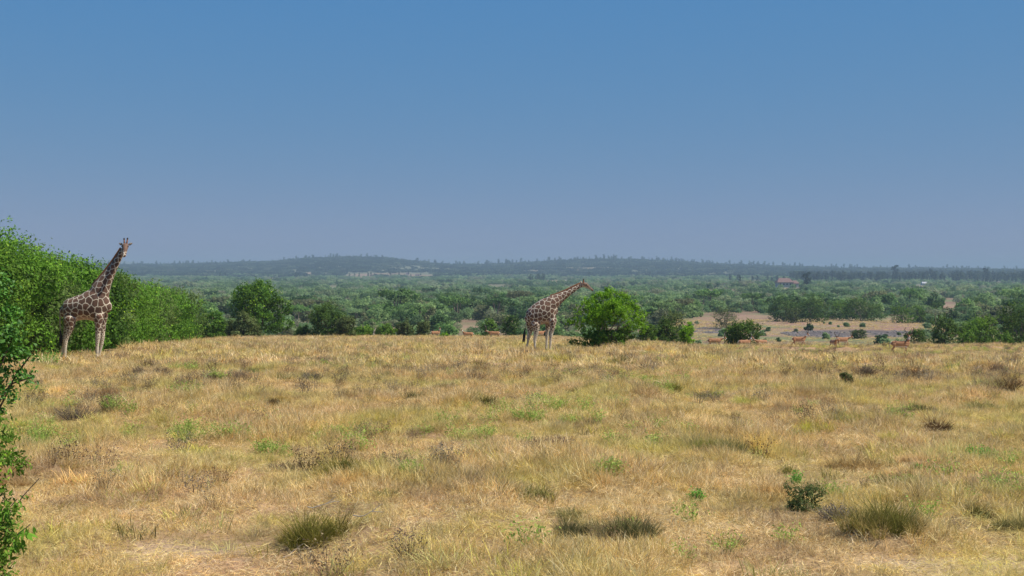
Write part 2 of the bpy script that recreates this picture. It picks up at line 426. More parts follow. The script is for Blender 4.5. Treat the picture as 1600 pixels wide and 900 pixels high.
def crown_np(blobs, n, leaf, seed, clumps=14, shoot=.3, fill=.25, zmin=.03, asp=.5, up=.25, jut=1.0):
    r = np.random.default_rng(seed)
    blobs = np.asarray(blobs, float)
    C = blobs[:, :3]; Rr = blobs[:, 3:6]
    wt = Rr.prod(1) ** (2 / 3); wt /= wt.sum()
    nc = max(4, int(clumps * len(blobs)))
    bi = r.choice(len(blobs), nc, p=wt)
    u = unit(r.normal(size=(nc, 3))); u[:, 2] = np.where(u[:, 2] < -.3, -u[:, 2], u[:, 2])
    SCn = C[bi] + Rr[bi] * u * r.uniform(.72, 1.14, (nc, 1))
    srad = Rr[bi].mean(1) * r.uniform(.17, .36, nc)
    sdir = unit(u + np.array([0, 0, .5]) + r.normal(size=(nc, 3)) * .35)
    srnd = r.uniform(0, .85, nc) ** 1.1
    cw = srad ** 2 / (srad ** 2).sum()
    n1 = int(n * (1 - fill - shoot)); n2 = int(n * shoot); n3 = n - n1 - n2
    ci = r.choice(nc, n1, p=cw)
    P1 = SCn[ci] + r.normal(size=(n1, 3)) * srad[ci][:, None] * np.array([.55, .55, .45])
    ns = max(6, n2 // 9)
    si = r.choice(nc, ns, p=cw)
    s0 = SCn[si] + r.normal(size=(ns, 3)) * srad[si][:, None] * .4
    sd_ = unit(sdir[si] + r.normal(size=(ns, 3)) * .45 + np.array([0, 0, up]))
    sl = srad[si] * r.uniform(.8, 1.9, ns) * jut
    k = r.integers(0, ns, n2); tt = r.uniform(.1, 1, n2)
    P2 = s0[k] + sd_[k] * (sl[k] * tt)[:, None] + r.normal(size=(n2, 3)) * leaf * .4
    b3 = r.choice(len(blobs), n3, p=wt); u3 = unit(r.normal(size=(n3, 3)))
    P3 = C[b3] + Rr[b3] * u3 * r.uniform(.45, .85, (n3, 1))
    P = np.concatenate([P1, P2, P3])
    BC = np.concatenate([C[bi[ci]], C[bi[si[k]]], C[b3]])
    out = unit(P - BC)
    big = np.concatenate([np.ones(n1), np.ones(n2) * .9, np.ones(n3) * 1.5])
    Nn = unit(out * .75 + r.normal(size=P.shape) * .5 + np.array([0, 0, .25]))
    A = np.concatenate([r.normal(size=(n1, 3)) + out[:n1] * .6, sd_[k] + r.normal(size=(n2, 3)) * .6, r.normal(size=(n3, 3))])
    rnd = np.clip(np.concatenate([srnd[ci] + r.uniform(-.2, .25, n1), .45 + .55 * tt * r.uniform(.4, 1, n2), r.uniform(0, .4, n3)]), 0, 1)  # inner fill leaves get darker tints: crown-interior shade put into leaf colour
    inside = np.zeros(len(P), bool)
    for c, rr in zip(C, Rr): inside |= (((P - c) / rr) ** 2).sum(1) < .35
    keep = (P[:, 2] > zmin) & ~inside
    P, Nn, A, big, rnd = P[keep], Nn[keep], A[keep], big[keep], rnd[keep]
    L = leaf * big * r.uniform(.7, 1.3, len(P))
    V, Q = leaf_quads(P, Nn, A, L, L * asp)
    return V, Q, rnd
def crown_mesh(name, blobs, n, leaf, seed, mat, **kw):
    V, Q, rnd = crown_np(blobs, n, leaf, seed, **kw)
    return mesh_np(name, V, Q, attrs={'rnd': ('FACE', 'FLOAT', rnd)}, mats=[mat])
def limbs_np(base, targets, r0, seed, ns=6, wig=.12, low=.12, side=2):
    r = np.random.default_rng(seed); parts = []
    for tg in targets:
        tg = np.asarray(tg, float); b = np.asarray(base, float) + r.normal(size=3) * np.array([.1, .1, 0]) * r0 * 6
        b[2] = base[2] - low
        k = np.linspace(0, 1, 7)[:, None]
        mid = b * (1 - k) + tg * k; mid[:, 2] += (np.sin(k[:, 0] * np.pi) * .12 * np.linalg.norm(tg - b))
        mid[1:-1] += r.normal(size=(5, 3)) * wig * np.linalg.norm(tg - b) * .35
        parts.append(tube(mid, r0 * (1 - .75 * k[:, 0]) * r.uniform(.7, 1.1), ns))
        for q in range(side):
            i = r.integers(2, 6); e = mid[i] + unit(r.normal(size=3) + np.array([0, 0, .6])) * np.linalg.norm(tg - b) * .35
            parts.append(tube(np.linspace(mid[i], e, 4), r0 * np.array([.4, .3, .2, .1]), 5))
    return merge(parts)

def dome_blobs(W, D, H, k, seed, flat=.0):
    r = np.random.default_rng(seed); B = []
    B.append((0, 0, H * .45, W * .33, D * .33, H * .42))
    for i in range(k):
        a = i * 2.399 + r.uniform(-.3, .3); h = r.uniform(.12, .92); rad = math.sqrt(max(0, 1 - (h * .85) ** 2)) * r.uniform(.5, .8) * .5
        rb = r.uniform(.15, .25)
        B.append((math.cos(a) * rad * W, math.sin(a) * rad * D, max(rb * .6, h * .86) * H, rb * W, rb * D, rb * H * 1.0))
    for i in range(5):
        a = i * 1.257 + r.uniform(-.3, .3); B.append((math.cos(a) * .27 * W, math.sin(a) * .27 * D, H * .13, W * .19, D * .19, H * .16))
    return B

# ------------------------------------------------------------------ prototypes for scatter
PROTO = {}
def hidden_coll(name, meshes):
    c = bpy.data.collections.new(name)
    for i, me in enumerate(meshes):
        o = bpy.data.objects.new('%s_%02d' % (name, i), me); c.objects.link(o)
    return c
def scatter(name, coll, P, rz, S, idx, label, tilt=None):
    me = bpy.data.meshes.new(name)
    n = len(P); me.vertices.add(n); me.vertices.foreach_set('co', np.asarray(P, np.float32).ravel())
    S = np.asarray(S, np.float32); S = np.repeat(S[:, None], 3, 1) if S.ndim == 1 else S
    rot = np.zeros((n, 3), np.float32); rot[:, 2] = rz
    if tilt is not None: rot[:, :2] = tilt
    for k, typ, v, f in (('rot', 'FLOAT_VECTOR', rot, 'vector'), ('scl', 'FLOAT_VECTOR', S, 'vector'), ('pick', 'INT', np.asarray(idx, np.int32), 'value')):
        a = me.attributes.new(k, typ, 'POINT'); a.data.foreach_set(f, v.ravel())
    o = ob(name, me)
    g = bpy.data.node_groups.new(name + '_nodes', 'GeometryNodeTree')
    g.interface.new_socket('Geometry', in_out='INPUT', socket_type='NodeSocketGeometry')
    g.interface.new_socket('Geometry', in_out='OUTPUT', socket_type='NodeSocketGeometry')
    gi = g.nodes.new('NodeGroupInput'); go = g.nodes.new('NodeGroupOutput')
    ci = g.nodes.new('GeometryNodeCollectionInfo'); ci.inputs[0].default_value = coll; ci.inputs[1].default_value = True; ci.inputs[2].default_value = True
    ip = g.nodes.new('GeometryNodeInstanceOnPoints'); ip.inputs['Pick Instance'].default_value = True
    def na(nm, dt):
        a = g.nodes.new('GeometryNodeInputNamedAttribute'); a.data_type = dt; a.inputs[0].default_value = nm; return a.outputs[0]
    g.links.new(gi.outputs[0], ip.inputs['Points']); g.links.new(ci.outputs[0], ip.inputs['Instance'])
    g.links.new(na('pick', 'INT'), ip.inputs['Instance Index'])
    g.links.new(na('rot', 'FLOAT_VECTOR'), ip.inputs['Rotation']); g.links.new(na('scl', 'FLOAT_VECTOR'), ip.inputs['Scale'])
    g.links.new(ip.outputs[0], go.inputs[0])
    md = o.modifiers.new('scatter', 'NODES'); md.node_group = g
    tag(o, label, kind='stuff')
    return o

def tuft_np(n, h, spread, width, seed, bend=.5, base=.06, seedhead=0, flat=.0):
    """grass tuft: each blade a bent strip of 3 segments"""
    r = np.random.default_rng(seed)
    a = r.uniform(0, 2 * np.pi, n); rb = base * np.sqrt(r.random(n))
    p0 = np.stack([np.cos(a) * rb, np.sin(a) * rb, np.full(n, -.02)], 1)
    a2 = a + r.normal(size=n) * .9
    out = np.stack([np.cos(a2), np.sin(a2), np.zeros(n)], 1)
    L = h * r.uniform(.45, 1.1, n); lean = spread * r.uniform(.1, 1, n); bd = bend * r.uniform(.2, 1, n)
    ts = np.array([0, .4, .75, 1.0]); pts = []
    for t in ts:
        ho = L * (lean * t + bd * t ** 2.2 * .6); hv = L * (t * np.sqrt(np.maximum(0.05, 1 - lean ** 2 * .6)) - bd * .38 * t ** 3)
        p = p0 + out * ho[:, None]; p[:, 2] += np.maximum(hv, .0); pts.append(p)
    side = np.stack([-np.sin(a2 + r.normal(size=n) * .8), np.cos(a2 + r.normal(size=n) * .8), np.zeros(n)], 1)
    w = width * r.uniform(.6, 1.3, n)
    wt = [1, .9, .6, .05 if not seedhead else .5]
    V = []
    for p, k in zip(pts, wt): V += [p - side * (w * k * .5)[:, None], p + side * (w * k * .5)[:, None]]
    V = np.stack(V, 1); 
    b = np.arange(n)[:, None] * 8
    Q = np.concatenate([b + np.array([[0, 1, 3, 2]]), b + np.array([[2, 3, 5, 4]]), b + np.array([[4, 5, 7, 6]])])
    rnd = np.tile(r.random(n), 3)
    V = V.reshape(-1, 3)
    if seedhead:
        ns = seedhead; k = r.integers(0, n, ns)
        tip = pts[3][k] + r.normal(size=(ns, 3)) * np.array([.006, .006, .035]) - np.array([0, 0, .03])
        V2, Q2 = leaf_quads(tip, unit(r.normal(size=(ns, 3))), np.tile([0, 0, 1.], (ns, 1)) + r.normal(size=(ns, 3)) * .3, np.full(ns, .035), np.full(ns, width * 2.2))
        Q = np.concatenate([Q, Q2 + len(V)]); V = np.concatenate([V, V2]); rnd = np.concatenate([rnd, r.uniform(.3, 1, ns)])
    return V, Q, rnd
def tuft_mesh(name, mat, *a, **k):
    V, Q, rnd = tuft_np(*a, **k)
    return mesh_np(name, V, Q, attrs={'rnd': ('FACE', 'FLOAT', rnd)}, mats=[mat])
def forb_np(h, w, nst, nleaf, leaf, seed, stemw=.004, asp=.6, dens_top=.5):
    """twiggy forb or herb: thin stems with little leaves or seed heads"""
    r = np.random.default_rng(seed)
    a = r.uniform(0, 2 * np.pi, nst); rr = np.sqrt(r.random(nst)) * w * .5
    tip = np.stack([np.cos(a) * rr, np.sin(a) * rr, h * r.uniform(.55, 1, nst) * (1 - .35 * (rr / (w * .5)) ** 2)], 1)
    b0 = tip * np.array([.25, .25, 0]); b0[:, 2] = -.02
    m = (b0 + tip) / 2 + r.normal(size=(nst, 3)) * h * .06
    sd_ = unit(np.cross(tip - b0, r.normal(size=(nst, 3)))) * stemw * .5
    V = np.stack([b0 - sd_, b0 + sd_, m - sd_ * .8, m + sd_ * .8, tip - sd_ * .4, tip + sd_ * .4], 1).reshape(-1, 3)
    b = np.arange(nst)[:, None] * 6
    Q = np.concatenate([b + np.array([[0, 1, 3, 2]]), b + np.array([[2, 3, 5, 4]])])
    rnd = r.uniform(0, .4, len(Q))
    k = r.integers(0, nst, nleaf); t = r.random(nleaf) ** dens_top
    t = .25 + .8 * t
    P = b0[k] * (1 - t[:, None]) + tip[k] * t[:, None] + r.normal(size=(nleaf, 3)) * leaf * .9
    P[:, 2] = np.maximum(P[:, 2], .01)
    Nn = unit(r.normal(size=(nleaf, 3)) * .7 + np.array([0, 0, .6]) + (P - np.array([0, 0, h * .3])) / max(w, h))
    V2, Q2 = leaf_quads(P, Nn, r.normal(size=(nleaf, 3)), leaf * r.uniform(.6, 1.3, nleaf), leaf * asp * r.uniform(.7, 1.2, nleaf))
    rnd2 = np.clip(t * .7 + r.uniform(-.2, .35, nleaf), 0, 1)
    return np.concatenate([V, V2]), np.concatenate([Q, Q2 + len(V)]), np.concatenate([rnd, rnd2])
def forb_mesh(name, mat, *a, **k):
    V, Q, rnd = forb_np(*a, **k)
    return mesh_np(name, V, Q, attrs={'rnd': ('FACE', 'FLOAT', rnd)}, mats=[mat])

C_near = hidden_coll('straw_near', [tuft_mesh('straw_tuft', M['straw'], 44, .16, .9, .0036, i, bend=.8, base=.10) for i in range(5)]
                     + [tuft_mesh('straw_mat', M['straw'], 60, .10, 1.5, .0038, 20 + i, bend=1.0, base=.15) for i in range(3)])
def litter_mesh(seed):
    q = np.random.default_rng(seed); n = 60
    P = np.concatenate([q.normal(size=(n, 2)) * .16, q.uniform(.004, .03, (n, 1))], 1)
    V, Q = leaf_quads(P, unit(q.normal(size=(n, 3)) * .25 + np.array([0, 0, 1.])), q.normal(size=(n, 3)), q.uniform(.06, .16, n), np.full(n, .0045))
    return mesh_np('litter', V, Q, attrs={'rnd': ('FACE', 'FLOAT', q.random(n))}, mats=[M['straw']])
C_lit = hidden_coll('litter', [litter_mesh(i) for i in range(3)])
C_dark = hidden_coll('olive_near', [tuft_mesh('olive_tuft', M['tussock'], 70, .19, .8, .0055, 140 + i, bend=.7, base=.13) for i in range(3)])
C_far = hidden_coll('straw_far', [tuft_mesh('straw_clump', M['straw'], 64, .20, .9, .011, 40 + i, bend=.8, base=.28) for i in range(5)])
C_green = hidden_coll('green_near', [tuft_mesh('green_tuft', M['greengrass'], 42, .17, .8, .006, 60 + i, bend=.6, base=.12) for i in range(4)])
C_gold = hidden_coll('gold_stems', [tuft_mesh('golden_stems', M['gold'], 24, .36, .28, .007, 80 + i, bend=.25, base=.20, seedhead=60) for i in range(4)])
C_forb = hidden_coll('forbs', [forb_mesh('dead_forb', M['brown'], .34, .42, 26, 190, .024, 100 + i) for i in range(3)]
                     + [forb_mesh('grey_forb', M['greyforb'], .36, .46, 30, 200, .022, 110 + i) for i in range(2)])
C_herb = hidden_coll('herbs', [forb_mesh('pale_herb', M['herb'], .26, .40, 18, 130, .032, 120 + i) for i in range(4)])

def in_hedge(X, Y):
    f = np.interp(Y, [0, 44, 50, 63, 82, 98, 122, 150], [-17.6, -17.6, -17.5, -18.9, -22.5, -24.5, -28.4, -33])
    return (X < f - .5) & (Y < 150)
def sample(n, y0, y1, power=1.0):
    """uniform ground points in the view wedge with margin"""
    u = rng.random(n)
    Y = np.sqrt(y0 ** 2 + u * (y1 ** 2 - y0 ** 2)) if power == 1 else y0 * (y1 / y0) ** u
    X = (rng.random(n) - .5) * 2 * (Y * .46 + 1.5)
    return X, Y
FIELD = [  # kind, px, base y, width px, height px, label
    ('tussock', 495, 850, 125, 68, 'dark olive grass tussock with a bare pale twig across it, lower left'),
    ('tussock', 545, 746, 95, 44, 'olive tussock uphill from the one with the bare twig'),
    ('tussock', 900, 840, 80, 36, 'low dark green tussock, left of a touching pair near the bottom centre'),
    ('tussock', 987, 846, 85, 58, 'spiky olive tussock, right of a touching pair near the bottom centre'),
    ('greenbush', 1258, 802, 75, 42, 'rounded green-topped shrublet left of the biggest tussock'),
    ('tussock', 1378, 830, 120, 72, 'biggest dark grass tussock in the lower right of the field'),
    ('dead', 1308, 818, 70, 30, 'low greyish dry shrublet between the green-topped one and the biggest tussock'),
    ('tussock', 1528, 808, 55, 28, 'small very dark tussock right of the biggest one'),
    ('tussock', 1585, 828, 60, 34, 'dark green tussock touching the right edge near the bottom'),
    ('tussock', 650, 626, 42, 17, 'small dark tussock left of centre at mid field'),
    ('tussock', 757, 634, 60, 18, 'low dark tussock with a green top at mid field centre'),
    ('tussock', 589, 575, 26, 15, 'small round green tussock alone on pale grass, far left of centre'),
    ('tussock', 740, 577, 34, 17, 'left one of two neighbouring olive tussocks below the giraffe tail'),
    ('tussock', 760, 579, 26, 14, 'right one of two neighbouring olive tussocks below the giraffe tail'),
    ('tussock', 968, 571, 58, 16, 'long dark tussock below the browsed bush'),
    ('tussock', 1049, 614, 30, 19, 'very dark small tussock right below the browsed bush'),
    ('tussock', 1110, 626, 58, 16, 'wide low olive tussock right of the very dark small one'),
    ('green', 1170, 634, 50, 17, 'soft green low tussock right of the wide olive one'),
    ('greenbush', 1322, 604, 24, 20, 'upright dark green shrublet in the right half of the field'),
    ('straw', 1240, 602, 95, 24, 'broad brownish straw hump left of the upright dark shrublet'),
    ('tussock', 1440, 648, 68, 18, 'olive grey low tussock above the brown mound at the right'),
    ('deadmound', 1460, 675, 66, 24, 'brown grassy mound below the olive grey tussock at the right'),
    ('tussock', 1525, 638, 80, 12, 'flat olive streak of grass near the right edge'),
    ('dead', 1578, 612, 50, 26, 'grey brown dead shrublet near the right edge'),
    ('tussock', 1095, 706, 60, 24, 'left lobe of the long dark tussock right of centre'),
    ('tussock', 1140, 710, 55, 30, 'right lobe of the long dark tussock right of centre'),
    ('straw', 1028, 698, 42, 22, 'golden straw tussock left of the long dark tussock'),
    ('dead', 865, 698, 75, 16, 'low brown patch of dead stems at the centre of the field'),
    ('herb', 830, 660, 66, 22, 'light green leafy herb patch at the centre of the field'),
    ('herb', 893, 664, 42, 14, 'smaller green herb right of the light green central patch'),
    ('herb', 300, 695, 80, 40, 'pale green herb clump in the left part of the field'),
    ('herb', 425, 712, 60, 26, 'green herb clump right of the pale left clump'),
    ('herb', 555, 694, 46, 22, 'pale herb clump above the olive tussock'),
    ('herbg', 1532, 722, 56, 24, 'bright green leafy herb near the right edge'),
    ('herbg', 1243, 765, 26, 30, 'thin green sprig standing over the green-topped shrublet'),
    ('herbg', 1240, 686, 28, 12, 'small green herb in the middle of the right half'),
    ('herbg', 1088, 786, 26, 20, 'small bright green herb in the lower centre right'),
    ('herbg', 1434, 738, 11, 10, 'tiny bluish green rosette right of centre'),
    ('herb', 955, 745, 56, 30, 'tall sparse green herb above the touching pair of tussocks'),
    ('herb', 640, 748, 46, 30, 'sparse green herb right of the olive tussock'),
    ('herb', 62, 700, 70, 55, 'tall pale green herb beside the near left plant'),
    ('herbg', 75, 574, 44, 26, 'bright green shrublet at the feet of the left giraffe'),
    ('dead', 487, 600, 36, 20, 'grey dead shrublet left of centre in the far field'),
    ('dead', 335, 598, 30, 15, 'small dark dead shrublet in the far left field'),
    ('dead', 250, 590, 30, 17, 'dark brown dead shrublet right of the left giraffe shadow'),
    ('dead', 216, 588, 22, 14, 'smaller dark brown shrublet just left of its twin'),
    ('dead', 115, 660, 90, 32, 'wide brown dead shrublet in the left field'),
    ('dead', 427, 637, 24, 14, 'reddish dead tuft below the grey dead shrublet'),
    ('herb', 178, 645, 46, 30, 'yellow green herb right of the wide brown dead shrublet'),
    ('green', 1390, 692, 20, 24, 'spiky yellow green grass plant left of the brown mound'),
    ('herb', 340, 598, 46, 22, 'faint pale green herb behind the small dark dead shrublet'),
    ('tussock', 1195, 612, 32, 15, 'dark tussock at the left foot of the broad straw hump'),
    ('dead', 1355, 588, 34, 18, 'dark seeded dead shrublet in the upper right field'),
]
FW = [(*px2w(px, by - 2), wp, hp, kd) for kd, px, by, wp, hp, _ in FIELD]
for px_, y_ in ((1408, 74), (1408, 71.5), (1404, 69), (1398, 73), (1416, 72), (1317, 91), (1310, 88), (1303, 89), (1303, 86), (1317, 87), (1249, 93), (1249, 90), (1240, 91), (1258, 91), (772, 138), (772, 135), (731, 138), (731, 135), (681, 138), (843, 130),
                 (180, 49), (155, 48.5), (105, 49), (130, 48), (120, 47), (825, 64), (845, 63.5), (860, 64), (835, 62), (855, 62)):
    FW.append(((px_ - 800) / 2000 * y_, y_ - .8, 0, 62, 10, 'gap'))
def short(X, Y):
    return 1 - .5 * sstep(9, 16, X) * sstep(50, 62, Y) * (1 - sstep(98, 106, Y))
def near_plant(X, Y, grow=.42):
    m = np.zeros(len(X), bool)
    for x, y, z, wp, hp, kd in FW:
        if kd in ('herb', 'herbg', 'straw', 'green'): continue
        w_ = wp * y / 2000 if kd != 'gap' else 2.2
        m |= np.hypot((X - x) / (w_ * grow), (Y - (y - w_ * .12)) / (w_ * grow * 1.2)) < 1
    return m
def dome_tussock(name, mat, W, H, n, seed, wid=.006):
    """hump of grass: blades rooted over a low dome, arching outward"""
    r = np.random.default_rng(seed); parts = []
    m = int(16 + W * 12); V = []; Q = []; rd = []; o = 0
    for i in range(m):
        a = r.uniform(0, 6.28); rr = math.sqrt(r.random()) * W * .42
        h = H * (1 - .5 * (rr / (W * .5)) ** 1.5) * r.choice([.5, .7, .9, 1.15])
        v, q, d = tuft_np(n // m, h, .85, wid, seed * 31 + i, bend=.7, base=W * .07)
        v = v + np.array([math.cos(a) * rr, math.sin(a) * rr, 0])
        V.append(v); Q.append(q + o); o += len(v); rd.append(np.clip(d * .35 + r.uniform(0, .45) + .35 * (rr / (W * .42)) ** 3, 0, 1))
    return mesh_np(name, np.concatenate(V), np.concatenate(Q), attrs={'rnd': ('FACE', 'FLOAT', np.concatenate(rd))}, mats=[mat])
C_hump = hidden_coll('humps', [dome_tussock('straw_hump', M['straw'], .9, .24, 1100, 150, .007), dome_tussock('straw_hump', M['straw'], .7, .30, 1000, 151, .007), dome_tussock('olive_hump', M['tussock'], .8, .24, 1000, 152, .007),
    dome_tussock('olive_hump', M['tussock'], .6, .26, 800, 153, .007), dome_tussock('brown_hump', M['brown'], .8, .20, 800, 154, .006), dome_tussock('green_hump', M['greengrass'], .8, .24, 1000, 155, .007)])
def grass_fields():
    GP = [  # greener patches: photo px, py, rx, ry, strength
        (300, 665, 170, 40, .9), (60, 660, 90, 60, .9), (480, 690, 150, 30, .7), (830, 650, 130, 26, .7), (1500, 760, 160, 60, .9), (1440, 640, 220, 45, .8), (1050, 690, 130, 26, .5), (960, 600, 160, 18, .5), (720, 760, 120, 30, .35), (1520, 715, 90, 30, .6),
        (1120, 610, 150, 25, .4), (650, 700, 150, 50, .35), (1350, 600, 160, 20, .35), (1580, 660, 60, 40, .4)]
    BP = [(600, 590, 330, 16, .7), (330, 600, 260, 25, .5), (150, 640, 140, 30, .6), (850, 590, 200, 12, .4), (1350, 590, 200, 16, .5), (1560, 590, 80, 30, .7), (230, 770, 200, 60, .2), (1300, 735, 180, 30, .25)]
    def patch(L, px, py):
        m = np.zeros(len(px))
        for a, b, c, d, s in L: m = np.maximum(m, s * (1 - sstep(.3, 1.2, np.hypot((px - a) / c, (py - b) / d))))
        return m
    def bare(px, py):
        return np.maximum(1 - sstep(.4, 1.1, np.hypot((px - 270) / 100, (py - 866) / 15)), 1 - sstep(.4, 1.1, np.hypot((px - 1450) / 250, (py - 884) / 10)))
    res = {}
    # near straw 9..45
    X, Y = sample(120000, 9, 42); Z = ground(X, Y); px, py = to_px(X, Y, Z)
    clump = .5 * fbm(X / 1.6, Y / 1.6, 31) + .2 + .36 * hump(X, Y); k = rng.random(len(X)) < (.62 + .8 * (clump - .4)) * (1 - .75 * bare(px, py)); k &= ~near_plant(X, Y)
    X, Y, Z, clump = X[k], Y[k], Z[k], clump[k]; px, py = px[k], py[k]
    s = (.6 + 1.3 * np.clip(clump - .36, 0, 1) * 1.6) * rng.uniform(.6, 1.3, len(X)) * (1 - .45 * bare(px, py)) * (1 - .28 * sstep(18, 11, Y))
    idx = np.where(rng.random(len(X)) < .55 - (clump - .5) * 1.5, rng.integers(5, 8, len(X)), rng.integers(0, 5, len(X)))
    scatter('dry_grass', C_near, np.stack([X, Y, Z], 1), rng.random(len(X)) * 6.28, s, idx, 'short dry straw-coloured grass covering the near field', tilt=rng.normal(size=(len(X), 2)) * .42)
    X, Y = sample(26000, 9, 40); Z = ground(X, Y); px, py = to_px(X, Y, Z)
    scatter('straw_litter', C_lit, np.stack([X, Y, Z], 1), rng.random(len(X)) * 6.28, rng.uniform(.7, 1.4, len(X)), rng.integers(0, 3, len(X)), 'broken straw lying flat on the soil between the tufts')
    X, Y = sample(5200, 13, 125); Z = ground(X, Y); px, py = to_px(X, Y, Z)
    g = sstep(.40, .62, fbm(X / 2.6, Y / 3.4, 39)) * (.85 - .45 * sstep(50, 100, Y)) * (1 - bare(px, py)) + .05
    k = (rng.random(len(X)) < g) & ~in_hedge(X, Y) & ~near_plant(X, Y); X, Y, Z, px, py = X[k], Y[k], Z[k], px[k], py[k]
    q = rng.random(len(X)); gp = patch(GP, px, py); bp = patch(BP, px, py)
    idx = np.where(q < .56, rng.integers(0, 2, len(X)), np.where(q < .76 - .12 * bp, rng.integers(2, 4, len(X)), np.where(q < .85 - .2 * gp, 4, 5)))
    scatter('grass_humps', C_hump, np.stack([X, Y, Z], 1), rng.random(len(X)) * 6.28, rng.uniform(.45, 1.15, (len(X), 1)) * short(X, Y)[:, None] * rng.uniform(.8, 1.25, (len(X), 3)), idx, 'low mounds of straw, olive and brown grass all over the field')
    X, Y = sample(9000, 12, 140); Z = ground(X, Y); px, py = to_px(X, Y, Z)
    k = (rng.random(len(X)) < np.clip((fbm(X / 3, Y / 3, 38) - .52) * 3, 0, 1)) & ~in_hedge(X, Y); X, Y, Z = X[k], Y[k], Z[k]
    scatter('olive_grass', C_dark, np.stack([X, Y, Z], 1), rng.random(len(X)) * 6.28, rng.uniform(.6, 1.5, len(X)), rng.integers(0, 3, len(X)), 'small olive grass tufts dotted through the straw')
    # far straw
    X, Y = sample(120000, 40, 165); Z = ground(X, Y); k = ~in_hedge(X, Y) & ~near_plant(X, Y); X, Y, Z = X[k], Y[k], Z[k]
    clump = .5 * fbm(X / 3, Y / 3, 32) + .2 + .36 * hump(X, Y); k = rng.random(len(X)) < .75 + (clump - .5) * 1.2; X, Y, Z, clump = X[k], Y[k], Z[k], clump[k]
    s = (.6 + 1.1 * np.clip(clump - .3, 0, 1) * 1.6) * rng.uniform(.7, 1.3, len(X)) * short(X, Y)
    scatter('far_dry_grass', C_far, np.stack([X, Y, Z], 1), rng.random(len(X)) * 6.28, s, rng.integers(0, 5, len(X)), 'straw-coloured grass on the far half of the field', tilt=rng.normal(size=(len(X), 2)) * .3)
    # green grass
    X, Y = sample(70000, 10, 120); Z = ground(X, Y); px, py = to_px(X, Y, Z)
    g = patch(GP, px, py) + (fbm(X / 4, Y / 4, 33) - .52) * 1.6 + .06
    k = (rng.random(len(X)) < np.clip(g, 0, 1) * .9) & ~in_hedge(X, Y) & ~near_plant(X, Y) & (rng.random(len(X)) > bare(px, py)); X, Y, Z = X[k], Y[k], Z[k]
    scatter('green_grass', C_green, np.stack([X, Y, Z], 1), rng.random(len(X)) * 6.28, rng.uniform(.7, 1.5, len(X)) * (1 + sstep(40, 110, Y) * .5), rng.integers(0, 4, len(X)), 'yellowish green grass growing in patches through the straw')
    # golden seeding stems near the crest on the right and along hedge foot
    X, Y = sample(46000, 42, 160); Z = ground(X, Y); px, py = to_px(X, Y, Z)
    d = (sstep(50, 75, Y) * sstep(2, 14, X) * .9 + sstep(60, 120, Y) * .35 + (fbm(X / 6, Y / 6, 34) - .5) * .8)
    d = d * (1 - .6 * sstep(72, 80, Y) * (X > 8))
    k = (rng.random(len(X)) < np.clip(d, 0, 1)) & ~in_hedge(X, Y); X, Y, Z = X[k], Y[k], Z[k]
    scatter('seeding_grass', C_gold, np.stack([X, Y, Z], 1), rng.random(len(X)) * 6.28, rng.uniform(.6, 1.15, len(X)) * short(X, Y), rng.integers(0, 4, len(X)), 'taller golden seeding grass along the far edge of the field')
    # forbs
    X, Y = sample(26000, 11, 130); Z = ground(X, Y); px, py = to_px(X, Y, Z)
    g = patch(BP, px, py) * .8 + np.clip(fbm(X / 2.2, Y / 2.2, 35) - .55, 0, 1) * 3.5
    k = (rng.random(len(X)) < np.clip(g, 0, 1)) & ~in_hedge(X, Y) & (bare(px, py) < .5); X, Y, Z = X[k], Y[k], Z[k]
    scatter('dead_forbs', C_forb, np.stack([X, Y, Z], 1), rng.random(len(X)) * 6.28, rng.uniform(.5, 1.3, len(X)), rng.integers(0, 5, len(X)), 'brown and grey dead forbs among the grass')
    # herbs
    X, Y = sample(30000, 11, 110); Z = ground(X, Y); px, py = to_px(X, Y, Z)
    g = patch(GP[:5] + GP[6:8], px, py) * .42 * (.4 + 1.2 * sstep(.4, .6, fbm(X / 1.5, Y / 1.5, 36))) + np.clip(fbm(X / 1.7, Y / 1.7, 37) - .66, 0, 1) * 2
    k = (rng.random(len(X)) < np.clip(g, 0, 1)) & ~in_hedge(X, Y); X, Y, Z = X[k], Y[k], Z[k]
    scatter('green_herbs', C_herb, np.stack([X, Y, Z], 1), rng.random(len(X)) * 6.28, rng.uniform(.6, 1.3, len(X)), rng.integers(0, 4, len(X)), 'small pale green leafy herbs among the grass')
grass_fields()

# ------------------------------------------------------------------ hedge of tall shrubs on the left
def shrub(name, label, cat, px, Y, wpx, topy, mat, seed, n=9000, leaf=.14, depth=None, group=None, blobs=None, k=11, X=None, trunk_mat='bark', **kw):
    if X is None: X = (px - 800) / 2000 * Y
    z = float(ground(X, Y)); H = CAM_H - (topy - 430) * Y / 2000 - z
    W = wpx * Y / 2000
    D = depth or W * .9
    t = thing(name, (X, Y, z), 0, label, cat, group)
    B = blobs or dome_blobs(W, D, H * .97, k, seed)
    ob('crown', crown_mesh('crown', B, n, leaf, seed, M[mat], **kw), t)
    Bs = sorted(B, key=lambda b: -b[2])[:4]
    V, Q = limbs_np((0, 0, 0), [(b[0] * .8, b[1] * .8, b[2]) for b in Bs], .035 * H ** .5 + .02, seed)
    ob('trunk', mesh_np('trunk', V, Q, mats=[M[trunk_mat]], smooth=True), t)
    return t

